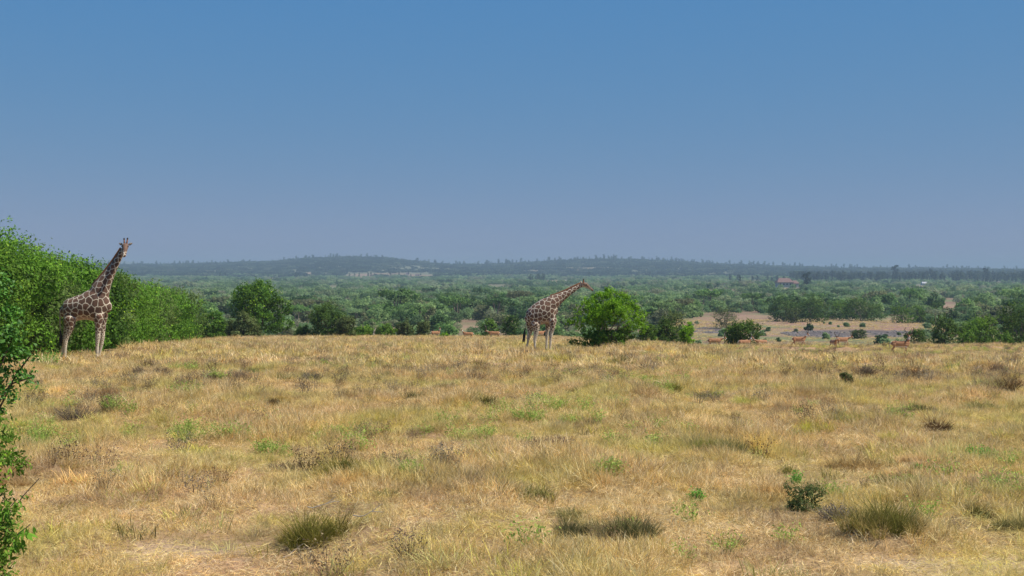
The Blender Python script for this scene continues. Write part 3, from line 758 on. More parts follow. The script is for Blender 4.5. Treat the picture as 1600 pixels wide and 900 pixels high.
def build_hedge():
    top = np.array([(-200, 318), (-40, 336), (0, 347), (50, 364), (100, 387), (130, 398), (160, 414), (200, 432), (250, 438), (290, 452), (320, 471), (340, 484), (380, 500)])
    front = [(-17.6, 44), (-17.5, 50), (-18.9, 63), (-22.5, 82), (-24.5, 98), (-28.4, 122)]
    fy = [p[1] for p in front]; fx = [p[0] for p in front]
    words = ['tall leafy green shrub at the near left end of the hedge', 'tall green shrub second from the near end of the hedge', 'green shrub behind the tail of the left giraffe', 'dense shrub rising behind the rump of the left giraffe',
             'green shrub directly behind the belly of the left giraffe', 'bright green shrub just behind the front legs of the left giraffe', 'leafy shrub right of the chest of the left giraffe',
             'rounded green shrub in the hedge, two right of the left giraffe', 'bright rounded shrub near the middle of the hedge', 'darker shrub past the middle of the receding hedge', 'mid green shrub in the far half of the hedge', 'low sloping shrub near the far end of the hedge',
             'smaller dark shrub second from the far end of the hedge', 'last and lowest shrub at the far end of the hedge']
    ys = [42.5, 46, 49.5, 53, 57, 61.5, 66.5, 71.5, 77, 83, 90, 97.5, 106, 115.5]
    for i, Y in enumerate(ys):
        r = 2.3 + .012 * Y * random.uniform(.8, 1.2)
        X = float(np.interp(Y, fy, fx)) - r * .95 + random.uniform(-.3, .3)
        pxc = 800 + 2000 * X / Y
        ty = float(np.interp(pxc + 12, top[:, 0], top[:, 1])) + random.uniform(-2, 6)
        z = float(ground(X, Y)); H = CAM_H - (ty - 430) * Y / 2000 - z
        H = min(max(H, 2.5), 5.6)
        B = dome_blobs(r * 2.05, r * 2.0, H * .95, 15, 300 + i)
        B += [(random.uniform(-.6, .8) * r, -r * random.uniform(.2, .8), H * random.uniform(.1, .45), r * .35, r * .35, H * .17) for _ in range(5)]
        t = thing('hedge_shrub', (X, Y, z), 0, words[i], 'shrub', 'shrubs of the tall hedge on the left')
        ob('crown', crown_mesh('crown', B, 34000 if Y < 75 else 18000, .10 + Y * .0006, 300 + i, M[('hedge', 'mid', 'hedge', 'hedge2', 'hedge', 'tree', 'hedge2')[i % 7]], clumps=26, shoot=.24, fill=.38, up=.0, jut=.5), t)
        V, Q = limbs_np((0, 0, 0), [(b[0] * .7, b[1] * .7, b[2] * .9) for b in B[:5]], .07, 300 + i)
        ob('trunk', mesh_np('trunk', V, Q, mats=[M['bark']], smooth=True), t)
    # second row, behind
    bme = [crown_mesh('crown', dome_blobs(5.6, 5.6, 4.6, 15, 340 + i), 13000, .15, 340 + i, M['hedge'], clumps=22, shoot=.28, jut=.6) for i in range(2)]
    names = ['shrub tops rising at the left edge above the near hedge', 'shrub in the back row above the second hedge shrub', 'back row shrub seen left of the giraffe neck', 'back row shrub seen behind the giraffe shoulder',
             'back row shrub top just right of the giraffe neck', 'back row shrub over the middle of the hedge', 'back row shrub over the far half of the hedge', 'back row shrub over the far end of the hedge']
    for i, Y in enumerate([47, 53, 60, 68, 77, 87, 98, 110]):
        X = float(np.interp(Y, fy, fx)) - 7.4; pxc = 800 + 2000 * X / Y
        ty = float(np.interp(pxc + 10, top[:, 0], top[:, 1])) + 4
        z = float(ground(X, Y)); H = min(CAM_H - (ty - 430) * Y / 2000 - z, 6.4)
        t = thing('hedge_shrub', (X, Y, z), random.uniform(0, 6), names[i], 'shrub', 'shrubs of the tall hedge on the left', (1.05, 1.05, H / 4.6))
        ob('crown', bme[i % 2], t)
build_hedge()

# ------------------------------------------------------------------ middle-distance shrubs
def mid_shrubs():
    # browsed bush at centre (giraffe eats it)
    Y = 66.5; X = (945 - 800) / 2000 * Y; z = float(ground(X, Y)); f = .0332 * 1.0
    def b(px, py, rx, rz, y=0., ry=None): return ((px - 945) * f, y, (542 - py) * f, rx * f, (ry or rx) * f, rz * f)
    B = [b(945, 492, 24, 18), b(955, 459, 13, 11), b(935, 462, 9, 9, -.3), b(975, 466, 12, 11, -.2), b(912, 480, 13, 11, -.3), b(899, 496, 10, 7, .2), b(925, 497, 15, 11, -.5), b(889, 501, 8, 5),
         b(965, 488, 19, 14, -.6), b(990, 478, 12, 11, .3), b(996, 496, 13, 10, -.3), b(1004, 512, 9, 9), b(985, 510, 12, 9, .5), b(935, 508, 15, 9, .5), b(908, 508, 10, 6), b(952, 474, 13, 10, -.8), b(926, 472, 11, 9, .6), b(965, 472, 12, 11, .8), b(1006, 486, 8, 7), b(950, 450, 6, 6), b(929, 458, 8, 7, -.1), b(919, 466, 9, 8, -.1), b(1002, 500, 9, 9, .3)]
    t = thing('browse_bush', (X, Y, z), 0, 'bright green leafy bush that the right giraffe is browsing', 'bush')
    ob('crown', crown_mesh('crown', B, 15000, .10, 501, M['bright'], clumps=12, shoot=.45, fill=.15), t)
    B2 = [b(898, 532, 11, 8), b(915, 535, 14, 6, -.3), b(940, 530, 20, 10), b(960, 534, 16, 8, -.3), b(972, 526, 10, 8, .3), b(930, 520, 12, 8, .3), b(948, 520, 16, 10, .2), b(925, 526, 16, 10, 0), b(975, 520, 14, 11, -.2), b(955, 524, 18, 11, -.3)]
    ob('undergrowth', crown_mesh('undergrowth', B2, 9000, .10, 502, M['mid'], clumps=12, shoot=.3), t)
    tg = [((px - 945) * f, yy, (542 - py) * f) for px, py, yy in ((975, 495, -.5), (985, 500, -.2), (965, 490, -.6), (950, 480, 0), (925, 490, .1), (990, 512, -.4), (940, 500, -.3), (970, 500, -.8))]
    V, Q = limbs_np((0, 0, 0), tg, .05, 503, wig=.06)
    ob('trunk', mesh_np('trunk', V, Q, mats=[M['bark']], smooth=True), t)
    g = None
    # tree left of centre with two lobes
    Y = 138; f = Y / 2000; X = (405 - 800) * f
    def c(px, py, rx, rz, y=0.): return ((px - 405) * f, y, (534 - py) * f, rx * f, rx * f, rz * f)
    B = [c(398, 480, 32, 26), c(388, 463, 18, 14, -.6), c(405, 457, 18, 12), c(372, 475, 14, 14, .4), c(422, 470, 16, 14, -.5), c(440, 482, 16, 12, -.4), c(450, 492, 10, 9), c(432, 498, 18, 13, -.6), c(445, 512, 14, 12),
         c(410, 508, 22, 16, -1), c(428, 518, 18, 10, -.6), c(400, 498, 20, 18, -1.2), c(380, 498, 18, 15)]
    shrub('leafy_tree', 'large bright green tree with a rounded two-lobed crown beyond the hedge end', 'tree', 405, Y, 105, 445, 'tree', 510, n=15000, leaf=.21, blobs=B, clumps=12, shoot=.4)
    L = [
        ('shrub', 'grey green bushy shrub at the lower left foot of the two-lobed tree', 380, 131, 56, 484, 'olive', 6500, .2),
        ('shrub', 'low dark shrub between the hedge end and the two-lobed tree', 347, 136, 42, 499, 'dark', 4500, .2),
        ('shrub', 'rounded green shrub standing free just past the hedge end', 326, 126, 46, 482, 'tree', 6500, .18),
        ('shrub', 'small green shrub at the foot of the hedge end', 338, 128, 26, 512, 'mid', 3000, .2),
        ('leafy_tree', 'dark rounded bushy tree right of the two-lobed tree', 512, 148, 66, 467, 'dark', 10000, .2),
        ('shrub', 'dark low shrub in the gap left of the dark rounded tree', 474, 150, 34, 509, 'dark', 3000, .2),
        ('shrub', 'olive thin-leaved shrub on the right flank of the dark rounded tree', 540, 146, 34, 492, 'olive', 3500, .2),
        ('shrub', 'low bright green shrub right of the dark rounded tree', 566, 150, 40, 510, 'mid', 3500, .2),
        ('shrub', 'rounded green shrub beside the dead grey stump', 602, 158, 34, 505, 'mid', 3500, .22),
        ('shrub', 'round olive shrub beside the bright olive one, left of the small impala', 632, 163, 34, 501, 'olive', 3500, .22),
        ('shrub', 'yellowish olive round shrub nearest the small leftmost impala', 661, 160, 28, 500, 'olive', 3000, .22),
        ('shrub', 'tiny bright green shrub beside the leftmost impala', 694, 140, 14, 520, 'bright', 900, .2),
        ('shrub', 'dark green shrub behind the tail of the right giraffe', 797, 190, 34, 488, 'dark', 4500, .24),
        ('shrub', 'small green shrub left of the right giraffe behind the field edge', 765, 185, 28, 493, 'mid', 3000, .24),
        ('shrub', 'green shrub low behind the browsed bush on its right', 1012, 120, 34, 505, 'mid', 3500, .18),
        ('shrub', 'dark dense shrub between the browsed bush and the small bright shrub', 1040, 125, 44, 495, 'dark', 5500, .18),
        ('shrub', 'olive shrub behind the dark dense shrub right of the browsed bush', 1050, 165, 50, 478, 'olive', 4500, .22),
        ('shrub', 'small bright green pointed shrub standing in the grass right of the browsed bush', 1073, 98, 26, 504, 'bright', 4500, .12),
        ('shrub', 'wide dense dark shrub behind the three half-hidden impalas', 1166, 122, 66, 499, 'dark', 8500, .17),
        ('shrub', 'pale green side shrub at the left of the wide dense one', 1143, 124, 22, 506, 'mid', 2500, .17),
        ('shrub', 'loose olive shrub standing behind the wide dense shrub', 1134, 335, 44, 478, 'olive', 5000, .24),
        ('shrub', 'small grey green shrub growing in the stony ground left of the horned impala', 1341, 262, 28, 513, 'olive', 2500, .24),
        ('shrub', 'dark shrub at the right end of the stony ground', 1432, 165, 40, 509, 'dark', 3500, .22),
        ('shrub', 'dark green shrub behind the horns of the rightmost impala', 1476, 155, 50, 490, 'dark', 7000, .2),
        ('shrub', 'bright green rounded shrub between two darker shrubs at the right edge', 1532, 155, 66, 489, 'mid', 9000, .2),
        ('shrub', 'small green shrub in front of the bright rounded shrub at the right', 1508, 148, 30, 512, 'mid', 2500, .2),
        ('leafy_tree', 'large dark green tree cut by the right edge of the view', 1590, 165, 72, 468, 'dark', 11000, .22),
        ('shrub', 'low green shrub at the foot of the tree at the right edge', 1572, 150, 30, 516, 'mid', 2000, .2),
        ('leafy_tree', 'dark tree left half of the big dark clump on the far slope', 1224, 405, 50, 463, 'dark', 5500, .4),
        ('leafy_tree', 'dark tree right half of the big dark clump on the far slope', 1266, 400, 62, 462, 'dark', 6500, .4),
        ('shrub', 'grey shrub in front of the big dark clump on the far slope', 1240, 385, 26, 480, 'olive', 2000, .35),
        ('leafy_tree', 'dark wide tree right of the big dark clump', 1345, 420, 70, 463, 'dark', 6500, .4),
        ('shrub', 'green rounded tree next to the dark wide tree on the far slope', 1312, 430, 40, 468, 'mid', 3500, .4),
        ('shrub', 'grey green rounded tree above the stony ground', 1411, 395, 44, 476, 'mid', 4000, .36),
        ('shrub', 'yellow green tree right of the rounded grey green tree', 1438, 400, 32, 474, 'mid', 3000, .36),
        ('shrub', 'dark tree left of the tan opening on the right slope', 1463, 430, 30, 470, 'dark', 2500, .4),
        ('shrub', 'dark tree right of the tan opening on the right slope', 1517, 480, 40, 461, 'dark', 3000, .45),
        ('shrub', 'tiny green shrub inside the tan opening on the right slope', 1504, 450, 15, 478, 'mid', 900, .4),
    ]
    for i, (nm, lab, px, Y, wp, ty, mat, n, lf) in enumerate(L):
        shrub(nm, lab, 'tree' if 'tree' in nm else 'shrub', px, Y, wp, ty, mat, 520 + i, n=n, leaf=lf, k=10)
mid_shrubs()

# ------------------------------------------------------------------ valley scrub, woods and ridge trees
def tree_np(kind, seed, n, leaf):
    r = np.random.default_rng(seed)
    if kind == 'bush': B = dome_blobs(5, 5, 3.6, 8, seed); tr = [((0, 0, 0), (0, 0, 2), .12)]
    elif kind == 'flat':
        B = [(r.uniform(-2, 2), r.uniform(-2, 2), 3.6 + r.uniform(-.3, .3), r.uniform(1.2, 1.8), r.uniform(1.2, 1.8), .5) for _ in range(8)]
        tr = [((0, 0, 0), (r.uniform(-1, 1), r.uniform(-1, 1), 3.5), .14) for _ in range(3)]
    elif kind == 'clump':
        B = []
        for _ in range(9):
            x, y = r.uniform(-11, 11), r.uniform(-8, 8); h = r.uniform(3.5, 7.5); w = r.uniform(2.5, 4.5)
            B += [(x, y, h * .5, w, w, h * .5), (x + r.uniform(-1.5, 1.5), y, h * .7, w * .7, w * .7, h * .3)]
        tr = []
    elif kind == 'gum':
        B = [(r.uniform(-1.6, 1.6) * (1 - abs(h - .6)), r.uniform(-1.2, 1.2), 14 * h, r.uniform(1.1, 2.2), r.uniform(1.1, 2.2), r.uniform(1.0, 1.9)) for h in np.linspace(.32, .97, 9)]
        tr = [((0, 0, 0), (.3, 0, 13), .22)]
    else:
        B = [(r.uniform(-.3, .3), 0, 12 * h, 1.9 * (1.15 - h), 1.9 * (1.15 - h), 1.3) for h in np.linspace(.14, .96, 8)]
        tr = [((0, 0, 0), (0, 0, 11), .2)]
    V, Q, rnd = crown_np(B, n, leaf, seed, clumps=7, shoot=.08, fill=.3, asp=.75)
    mi = np.zeros(len(Q), int)
    for b0, e, r0 in tr:
        k = np.linspace(0, 1, 5)[:, None]; p = np.array(b0) * (1 - k) + np.array(e) * k; p[0, 2] -= .5
        v, q = tube(p, r0 * (1 - .6 * k[:, 0]), 5)
        Q = np.concatenate([Q, q + len(V)]); V = np.concatenate([V, v]); rnd = np.concatenate([rnd, np.zeros(len(q))]); mi = np.concatenate([mi, np.ones(len(q), int)])
    return V, Q, rnd, mi
def tree_mesh(name, kind, seed, n, leaf, mat):
    V, Q, rnd, mi = tree_np(kind, seed, n, leaf)
    return mesh_np(name, V, Q, attrs={'rnd': ('FACE', 'FLOAT', rnd)}, mats=[M[mat], M['bark']], midx=mi)

def valley():
    near = [tree_mesh('scrub_bush', 'bush', 700 + i, 2600, .30, 'scrub') for i in range(5)] + [tree_mesh('scrub_acacia', 'flat', 710 + i, 2000, .28, 'scrub') for i in range(2)]
    far = [tree_mesh('far_bush', 'bush', 720 + i, 1100, .36, 'scrub') for i in range(4)] + [tree_mesh('far_acacia', 'flat', 730 + i, 900, .34, 'scrub') for i in range(2)]
    cl = [tree_mesh('far_thicket', 'clump', 740 + i, 3200, .85, 'scrub') for i in range(3)]
    cw = [tree_mesh('far_wood', 'clump', 750 + i, 2400, 1.0, 'wood') for i in range(3)]
    gm = [tree_mesh('far_gum', 'gum', 760 + i, 700, .8, 'wood') for i in range(3)] + [tree_mesh('far_cypress', 'conifer', 765 + i, 500, .8, 'wood') for i in range(2)]
    Cb = hidden_coll('valley_bushes', far); Cc = hidden_coll('valley_thickets', cl); Cw = hidden_coll('hill_woods', cw); Cg = hidden_coll('hill_gums', gm)
    # ring 1: 175..1100
    n = 19000; u = rng.random(n); Y = np.sqrt(178 ** 2 + u * (1100 ** 2 - 178 ** 2)); X = (rng.random(n) - .5) * 2 * (Y * .45 + 6)
    Z = ground(X, Y); px, py = to_px(X, Y, Z)
    dens = sstep(.40, .58, fbm(X / 34, Y / 34, 41)) * .60 + .06
    openr = (px > 1060) & (px < 1440) & (py > 498)
    house = (np.abs(px - 1228) < 26) & (py < 452) & (py > 444)
    k = (rng.random(n) < dens) & (clear_mask(px, py, 1.15) < .3) & ~openr & ~house & ~in_hedge(X, Y)
    # keep the slope right behind the field edge low
    X, Y, Z, px, py = X[k], Y[k], Z[k], px[k], py[k]
    S = (.55 + 1.35 * rng.random(len(X)) ** 1.6) * (.8 + .5 * fbm(X / 40, Y / 40, 42)) * (.48 + .52 * sstep(240, 420, Y))
    rz = rng.random(len(X)) * 6.28; kind = rng.random(len(X)) < .16
    view = (px > 318) & (px < 1610)
    order = np.argsort(np.where(view, Y / S, 1e9)); big = order[:290]; rest = order[290:]
    BX = [350, 400, 465, 505, 560, 600, 640, 680, 715, 750, 780, 820, 862, 905, 960, 1010, 1050, 1090, 1200, 1300, 1440, 1480, 1520, 1560]
    BN = ['just past the hedge end', 'left of the two-lobed tree', 'right of the two-lobed tree', 'left of the dark rounded tree', 'right of the dark rounded tree', 'left of the grey stump', 'right of the grey stump', 'above the olive shrubs', 'left of the second impala',
          'right of the second impala', 'above the stretched-neck impala', 'at the tail of the right giraffe', 'behind the right giraffe', 'under the right giraffe neck', 'above the browsed bush', 'beside the browsed bush', 'above the small bright shrub',
          'left of the wide dense shrub', 'above the wide dense shrub', 'left of the stony ground', 'above the stony ground', 'behind the horned impala', 'right of the horned impala', 'left of the right edge tree', 'above the right edge tree']
    cols = {0: 'dark green', 1: 'mid green', 2: 'olive green'}
    for j in big:
        me = near[5 + j % 2] if kind[j] else near[j % 5]
        o = ob('scrub_tree' if kind[j] else 'scrub_bush', me, None, (X[j], Y[j], Z[j])); o.rotation_euler[2] = rz[j]
        s = S[j]; o.scale = (s, s, s * rng.uniform(.85, 1.15))
        bi = int(np.searchsorted(BX, px[j])); side = BN[min(bi, len(BN) - 1)]
        dist = 'just past the field edge' if Y[j] < 235 else ('in the nearest scrub' if Y[j] < 300 else ('in the farther scrub' if Y[j] < 370 else 'deep in the scrub'))
        ck = int(j * 7 % 4); cn = ('dark', 'mid green', 'olive', 'pale green')[ck]
        o.material_slots[0].link = 'OBJECT'; o.material_slots[0].material = M[('scrub_dark', 'scrub_mid', 'scrub_olive', 'scrub_pale')[ck]]
        form = 'flat-topped acacia' if kind[j] else ('large bush' if s > 1.0 else ('medium bush' if s > .7 else 'small bush'))
        lab = '%s %s %s, %s' % (cn, form, dist, side)
        tag(o, lab, 'tree' if kind[j] else 'bush', cn + ' ' + form + ' ' + dist + ' ' + side)
    scatter('valley_scrub', Cb, np.stack([X, Y, Z], 1)[rest], rz[rest], S[rest], np.where(kind[rest], 4 + rest % 2, rest % 4), 'dense green bush scrub covering the valley beyond the field')
    # ring 2: 1100..3400
    n = 15000; u = rng.random(n); Y = np.sqrt(1100 ** 2 + u * (3500 ** 2 - 1100 ** 2)); X = (rng.random(n) - .5) * 2 * Y * .45
    Z = ground(X, Y); px, py = to_px(X, Y, Z)
    hs = (np.abs(px - 1232) < 30) & (py < 453) & (Y < 1450)
    k = (rng.random(n) < .08 + .7 * sstep(.40, .60, fbm(X / 110, Y / 110, 43))) & (clear_mask(px, py, 1.1) < .35) & ~hs
    X, Y, Z = X[k], Y[k], Z[k]
    scatter('far_scrub', Cc, np.stack([X, Y, Z - .3], 1), rng.random(len(X)) * 6.28, rng.uniform(.4, 1.15, len(X)), rng.integers(0, 3, len(X)), 'hazy green thickets across the far side of the valley')
    # hillside woods 3000..5600
    n = 16000; u = rng.random(n); Y = np.sqrt(3200 ** 2 + u * (5700 ** 2 - 3200 ** 2)); X = (rng.random(n) - .5) * 2 * Y * .45
    Z = ground(X, Y); px, py = to_px(X, Y, Z)
    k = (rng.random(n) < .35 + .65 * sstep(.38, .55, fbm(X / 220, Y / 220, 44))) & (clear_mask(px, py, 1.1) < .4)
    X, Y, Z = X[k], Y[k], Z[k]
    scatter('hill_woodland', Cw, np.stack([X, Y, Z - .3], 1), rng.random(len(X)) * 6.28, rng.uniform(.7, 1.4, len(X)) * (1 + .5 * sstep(4700, 5000, Y)), rng.integers(0, 3, len(X)), 'dark blue-green woodland covering the distant hills')
    # tall gums: wood on the right at 2300..2900 and along the ridge lines
    PX = []; YY = []; SS = []
    for _ in range(1500):
        PX.append(random.uniform(1235, 1640)); YY.append(random.uniform(2200, 2900)); SS.append(random.uniform(.8, 1.35))
    for a, b, c, y0, y1 in ((815, 850, 34, 2100, 2250), (1395, 1405, 6, 2400, 2450), (1180, 1240, 26, 1900, 2300), (740, 1240, 120, 3000, 3600), (1140, 1200, 22, 2300, 2500), (455, 480, 12, 2900, 3100), (250, 700, 90, 3000, 3600)):
        for _ in range(c): PX.append(random.uniform(a, b)); YY.append(random.uniform(y0, y1)); SS.append(random.uniform(.6, 1.1))
    for _ in range(2200):
        p = random.uniform(-20, 1640); PX.append(p); YY.append(random.uniform(4950, 5350)); SS.append(random.choice([.5, .6, .7, .8, .9, 1.1, 1.3, 1.6]) * (1.2 if 740 < p < 1260 else 1.1))
    PX = np.array(PX); YY = np.array(YY); SS = np.array(SS); X = (PX - 800) / 2000 * YY
    cl_ = fbm(PX / 14, YY / 150, 47); k = (rng.random(len(PX)) < sstep(.36, .60, cl_) * 1.0 + .16) & ~((YY < 1000)); X, YY, SS = X[k], YY[k], SS[k]
    Z = ground(X, YY)
    scatter('gum_woods', Cg, np.stack([X, YY, Z - .3], 1), rng.random(len(X)) * 6.28, SS, rng.integers(0, 5, len(X)), 'tall gum trees standing in dark rows along the ridges')
    # single trees one can pick out on the skyline
    for px, Y, topy, kd, lab in ((1398, 2500, 414, 'gum', 'tallest tree sticking up from the dark wood at the right'), (952, 5150, 401, 'gum', 'tallest tree clump on top of the middle hill'),
                             (1064, 5150, 407, 'gum', 'round-topped tall tree on the ridge right of the middle hill'), (1074, 5150, 409, 'gum', 'thinner tree right beside the round-topped ridge tree'),
                             (478, 5150, 400, 'gum', 'tallest round tree on the left hill'), (463, 5150, 399, 'conifer', 'thin tree left of the round tree on the left hill'), (281, 5000, 409, 'gum', 'lone tree on the low ridge at the left'),
                             (1188, 5100, 413, 'gum', 'lone pointed tree on the ridge above the red-roofed house'), (1540, 2450, 419, 'gum', 'tall tree at the right end of the dark wood'), (1455, 2500, 420, 'gum', 'tall tree in the middle of the dark right wood'),
                             (1261, 1420, 424, 'gum', 'leaning feathery tree right above the red-roofed house'), (1156, 1500, 430, 'conifer', 'dark conical tree left of the red-roofed house')):
        X = (px - 800) / 2000 * Y; z = float(ground(X, Y)); H = CAM_H - (topy - 430) * Y / 2000 - z
        H = max(H, 8)
        base = 14.8 if kd == 'gum' else 12.5
        t = thing('tall_tree', (X, Y, z), 0, lab, 'tree', None, (H / base * (1.25 if kd == 'gum' else 1), H / base * 1.2, H / base))
        V, Q, rnd, mi = tree_np(kd, 800 + px, 900, .8)
        cr = mi == 0
        ob('crown', mesh_np('crown', V, Q[cr], attrs={'rnd': ('FACE', 'FLOAT', rnd[cr])}, mats=[M['wood']]), t)
        ob('trunk', mesh_np('trunk', V, Q[~cr], mats=[M['bark']]), t)
valley()

# rocks in the stony strip
def slope_grass():
    n = 26000; u = rng.random(n); Y = np.sqrt(195 ** 2 + u * (430 ** 2 - 195 ** 2)); X = (rng.uniform(1040, 1620, n) - 800) / 2000 * Y
    Z = ground(X, Y); px, py = to_px(X, Y, Z); k = (rng.random(n) < sstep(.35, .6, fbm(X / 6, Y / 12, 52)) * .5 + .05) & ~(np.hypot((px - 1320) / 115, (py - 521) / 7) < .9); X, Y, Z = X[k], Y[k], Z[k]
    scatter('slope_grass', C_far, np.stack([X, Y, Z], 1), rng.random(len(X)) * 6.28, rng.uniform(.9, 1.8, len(X)), rng.integers(0, 5, len(X)), 'dry tan grass on the open slope beyond the right side of the field')
    n = 2600; u = rng.random(n); Y = np.sqrt(200 ** 2 + u * (380 ** 2 - 200 ** 2)); X = (rng.uniform(1060, 1600, n) - 800) / 2000 * Y
    Z = ground(X, Y); k = rng.random(n) < sstep(.5, .62, fbm(X / 9, Y / 20, 53)) * .06; X, Y, Z = X[k], Y[k], Z[k]
    scatter('slope_shrublets', C_low, np.stack([X, Y, Z], 1), rng.random(len(X)) * 6.28, rng.uniform(.15, .5, len(X)), rng.integers(0, 3, len(X)), 'knee-high green scrub dotted over the open slope')
C_low = hidden_coll('low_scrub', [tree_mesh('low_scrub', 'bush', 770 + i, 500, .9, 'scrub') for i in range(3)])
slope_grass()
def rocks():
    ms = []
    for i in range(4):
        bm = bmesh.new(); bmesh.ops.create_icosphere(bm, subdivisions=2, radius=1)
        for v in bm.verts: v.co *= random.uniform(.75, 1.15); v.co.z *= .6
        me = bpy.data.meshes.new('boulder'); bm.to_mesh(me); bm.free(); me.materials.append(M['rock']); ms.append(me)
    c = hidden_coll('boulders', ms)
    n = 9000; u = rng.random(n); Y = 205 + u * 110; X = (rng.uniform(1080, 1450, n) - 800) / 2000 * Y
    Z = ground(X, Y); px, py = to_px(X, Y, Z)
    k = (rng.random(n) < .9 * sstep(.38, .6, fbm(X / 4, Y / 9, 51))) & ((np.hypot((px - 1330) / 110, (py - 521) / 7.5) < 1) | (np.hypot((px - 1120) / 50, (py - 515) / 6) < 1)); X, Y, Z = X[k], Y[k], Z[k]
    scatter('stony_ground', c, np.stack([X, Y, Z], 1), rng.random(len(X)) * 6.28, rng.uniform(.12, .5, len(X)), rng.integers(0, 4, len(X)), 'grey stones scattered over the far slope')
rocks()

# ------------------------------------------------------------------ houses far off
def boxm(name, x0, x1, y0, y1, z0, z1, mat):
    bm = bmesh.new(); bmesh.ops.create_cube(bm, size=1)
    for v in bm.verts: v.co = Vector(((x0 + x1) / 2 + v.co.x * (x1 - x0), (y0 + y1) / 2 + v.co.y * (y1 - y0), (z0 + z1) / 2 + v.co.z * (z1 - z0)))
    me = bpy.data.meshes.new(name); bm.to_mesh(me); bm.free(); me.materials.append(mat); return me
def roofm(name, x0, x1, y0, y1, z0, z1, mat, hip=2.5):
    V = [(x0, y0, z0), (x1, y0, z0), (x1, y1, z0), (x0, y1, z0), (x0 + hip, (y0 + y1) / 2, z1), (x1 - hip, (y0 + y1) / 2, z1), (x0, y0, z0 - .2), (x1, y0, z0 - .2), (x1, y1, z0 - .2), (x0, y1, z0 - .2)]
    F = [(0, 1, 5, 4), (2, 3, 4, 5), (1, 2, 5), (3, 0, 4), (6, 7, 1, 0), (7, 8, 2, 1), (8, 9, 3, 2), (9, 6, 0, 3), (9, 8, 7, 6)]
    me = bpy.data.meshes.new(name); me.from_pydata(V, [], F); me.materials.append(mat); return me
def houses():
    Y = 1300; X = (1228 - 800) / 2000 * Y; z = float(ground(X, Y))
    zb = z
    t = thing('country_house', (X, Y, zb), R(8), 'white walled house with a red hipped roof among the valley trees', 'house')
    ob('wall', boxm('wall', -10, 6, -4, 4, min(-1, z - zb - 1), 5.4, M['wall']), t)
    ob('roof', roofm('roof', -11, 7, -5, 5, 5.4, 9.6, M['roof'], 3.5), t)
    ob('side_wing', boxm('side_wing', 6, 11.5, -5, 3, min(-1, z - zb - 1), 4.2, M['wall']), t)
    ob('wing_roof', roofm('wing_roof', 5.4, 12.3, -6, 4, 4.2, 7.2, M['roof'], 2.0), t)
    for x in (-8, -4.5, -1, 2.5):
        ob('window', boxm('window', x, x + 1.6, -4.06, -3.98, 2.6, 4.2, M['glass']), t)
    ob('door', boxm('door', 7.8, 9.0, -5.06, -4.98, -.2, 2.4, M['glass']), t)
    for i, (px, Yt, hh, lab) in enumerate(((1219, 1275, 4.6, 'left of two rounded trees hiding the foot of the red-roofed house'), (1238, 1270, 5.0, 'right of two rounded trees hiding the foot of the red-roofed house'))):
        X = (px - 800) / 2000 * Yt; o = ob('rounded_tree', bpy.data.meshes['scrub_bush'], None, (X, Yt, float(ground(X, Yt)) - .5)); o.scale = (1.5, 1.2, hh / 3.6); tag(o, lab, 'tree')
    for px, Yh, w_, rf, lab in ((690, 3550, 22, 'tin', 'long pale building in the distant clearing below the left hill'), (652, 3600, 12, 'roof', 'small red-roofed building on the bare earth below the left hill'),
                            (637, 3650, 10, 'roof', 'tiny red-roofed hut left of the small red-roofed building'), (716, 3700, 12, 'tin', 'tiny grey-roofed building right of the long pale building'), (1447, 1950, 14, 'tin', 'pale low shed at the foot of the dark right wood')):
        X = (px - 800) / 2000 * Yh; z = float(ground(X, Yh))
        t = thing('farm_building', (X, Yh, z), R(5), lab, 'building')
        ob('wall', boxm('wall', -w_ / 2, w_ / 2, -3, 3, -1, 3.2, M['wall']), t)
        ob('roof', roofm('roof', -w_ / 2 - .6, w_ / 2 + .6, -3.8, 3.8, 3.2, 5.4, M[rf], 1.0), t)
houses()

# ------------------------------------------------------------------ animals
def loft(st, ns=20, lat=(0, 1, 0)):
    """st rows: x,y,z,r_in_plane,r_lateral. closed tube with rounded caps."""
    st = np.asarray(st, float); P = st[:, :3]
    T = unit(np.gradient(P, axis=0)); L = np.asarray(lat, float)
    L = np.broadcast_to(L, T.shape) if L.ndim == 1 else L
    Lv = unit(L - (L * T).sum(1, keepdims=True) * T); U = np.cross(T, Lv)
    a = np.linspace(0, 2 * np.pi, ns, endpoint=False)
    rows = []; 
    def ring(p, u, l, ru, rl): return p + np.cos(a)[:, None] * u * ru + np.sin(a)[:, None] * l * rl
    for s, k in ((.9, .35), (.6, .75)): rows.append(ring(P[0] - T[0] * st[0, 3] * s * .6, U[0], Lv[0], st[0, 3] * k, st[0, 4] * k))
    for i in range(len(P)): rows.append(ring(P[i], U[i], Lv[i], st[i, 3], st[i, 4]))
    for s, k in ((.6, .75), (.9, .35)): rows.append(ring(P[-1] + T[-1] * st[-1, 3] * s * .6, U[-1], Lv[-1], st[-1, 3] * k, st[-1, 4] * k))
    V = np.concatenate(rows); n = len(rows); idx = np.arange(n * ns).reshape(n, ns)
    F = [tuple(q) for q in np.stack([idx[:-1], np.roll(idx[:-1], -1, 1), np.roll(idx[1:], -1, 1), idx[1:]], -1).reshape(-1, 4)]
    F.append(tuple(idx[0][::-1])); F.append(tuple(idx[-1]))
    return V, F
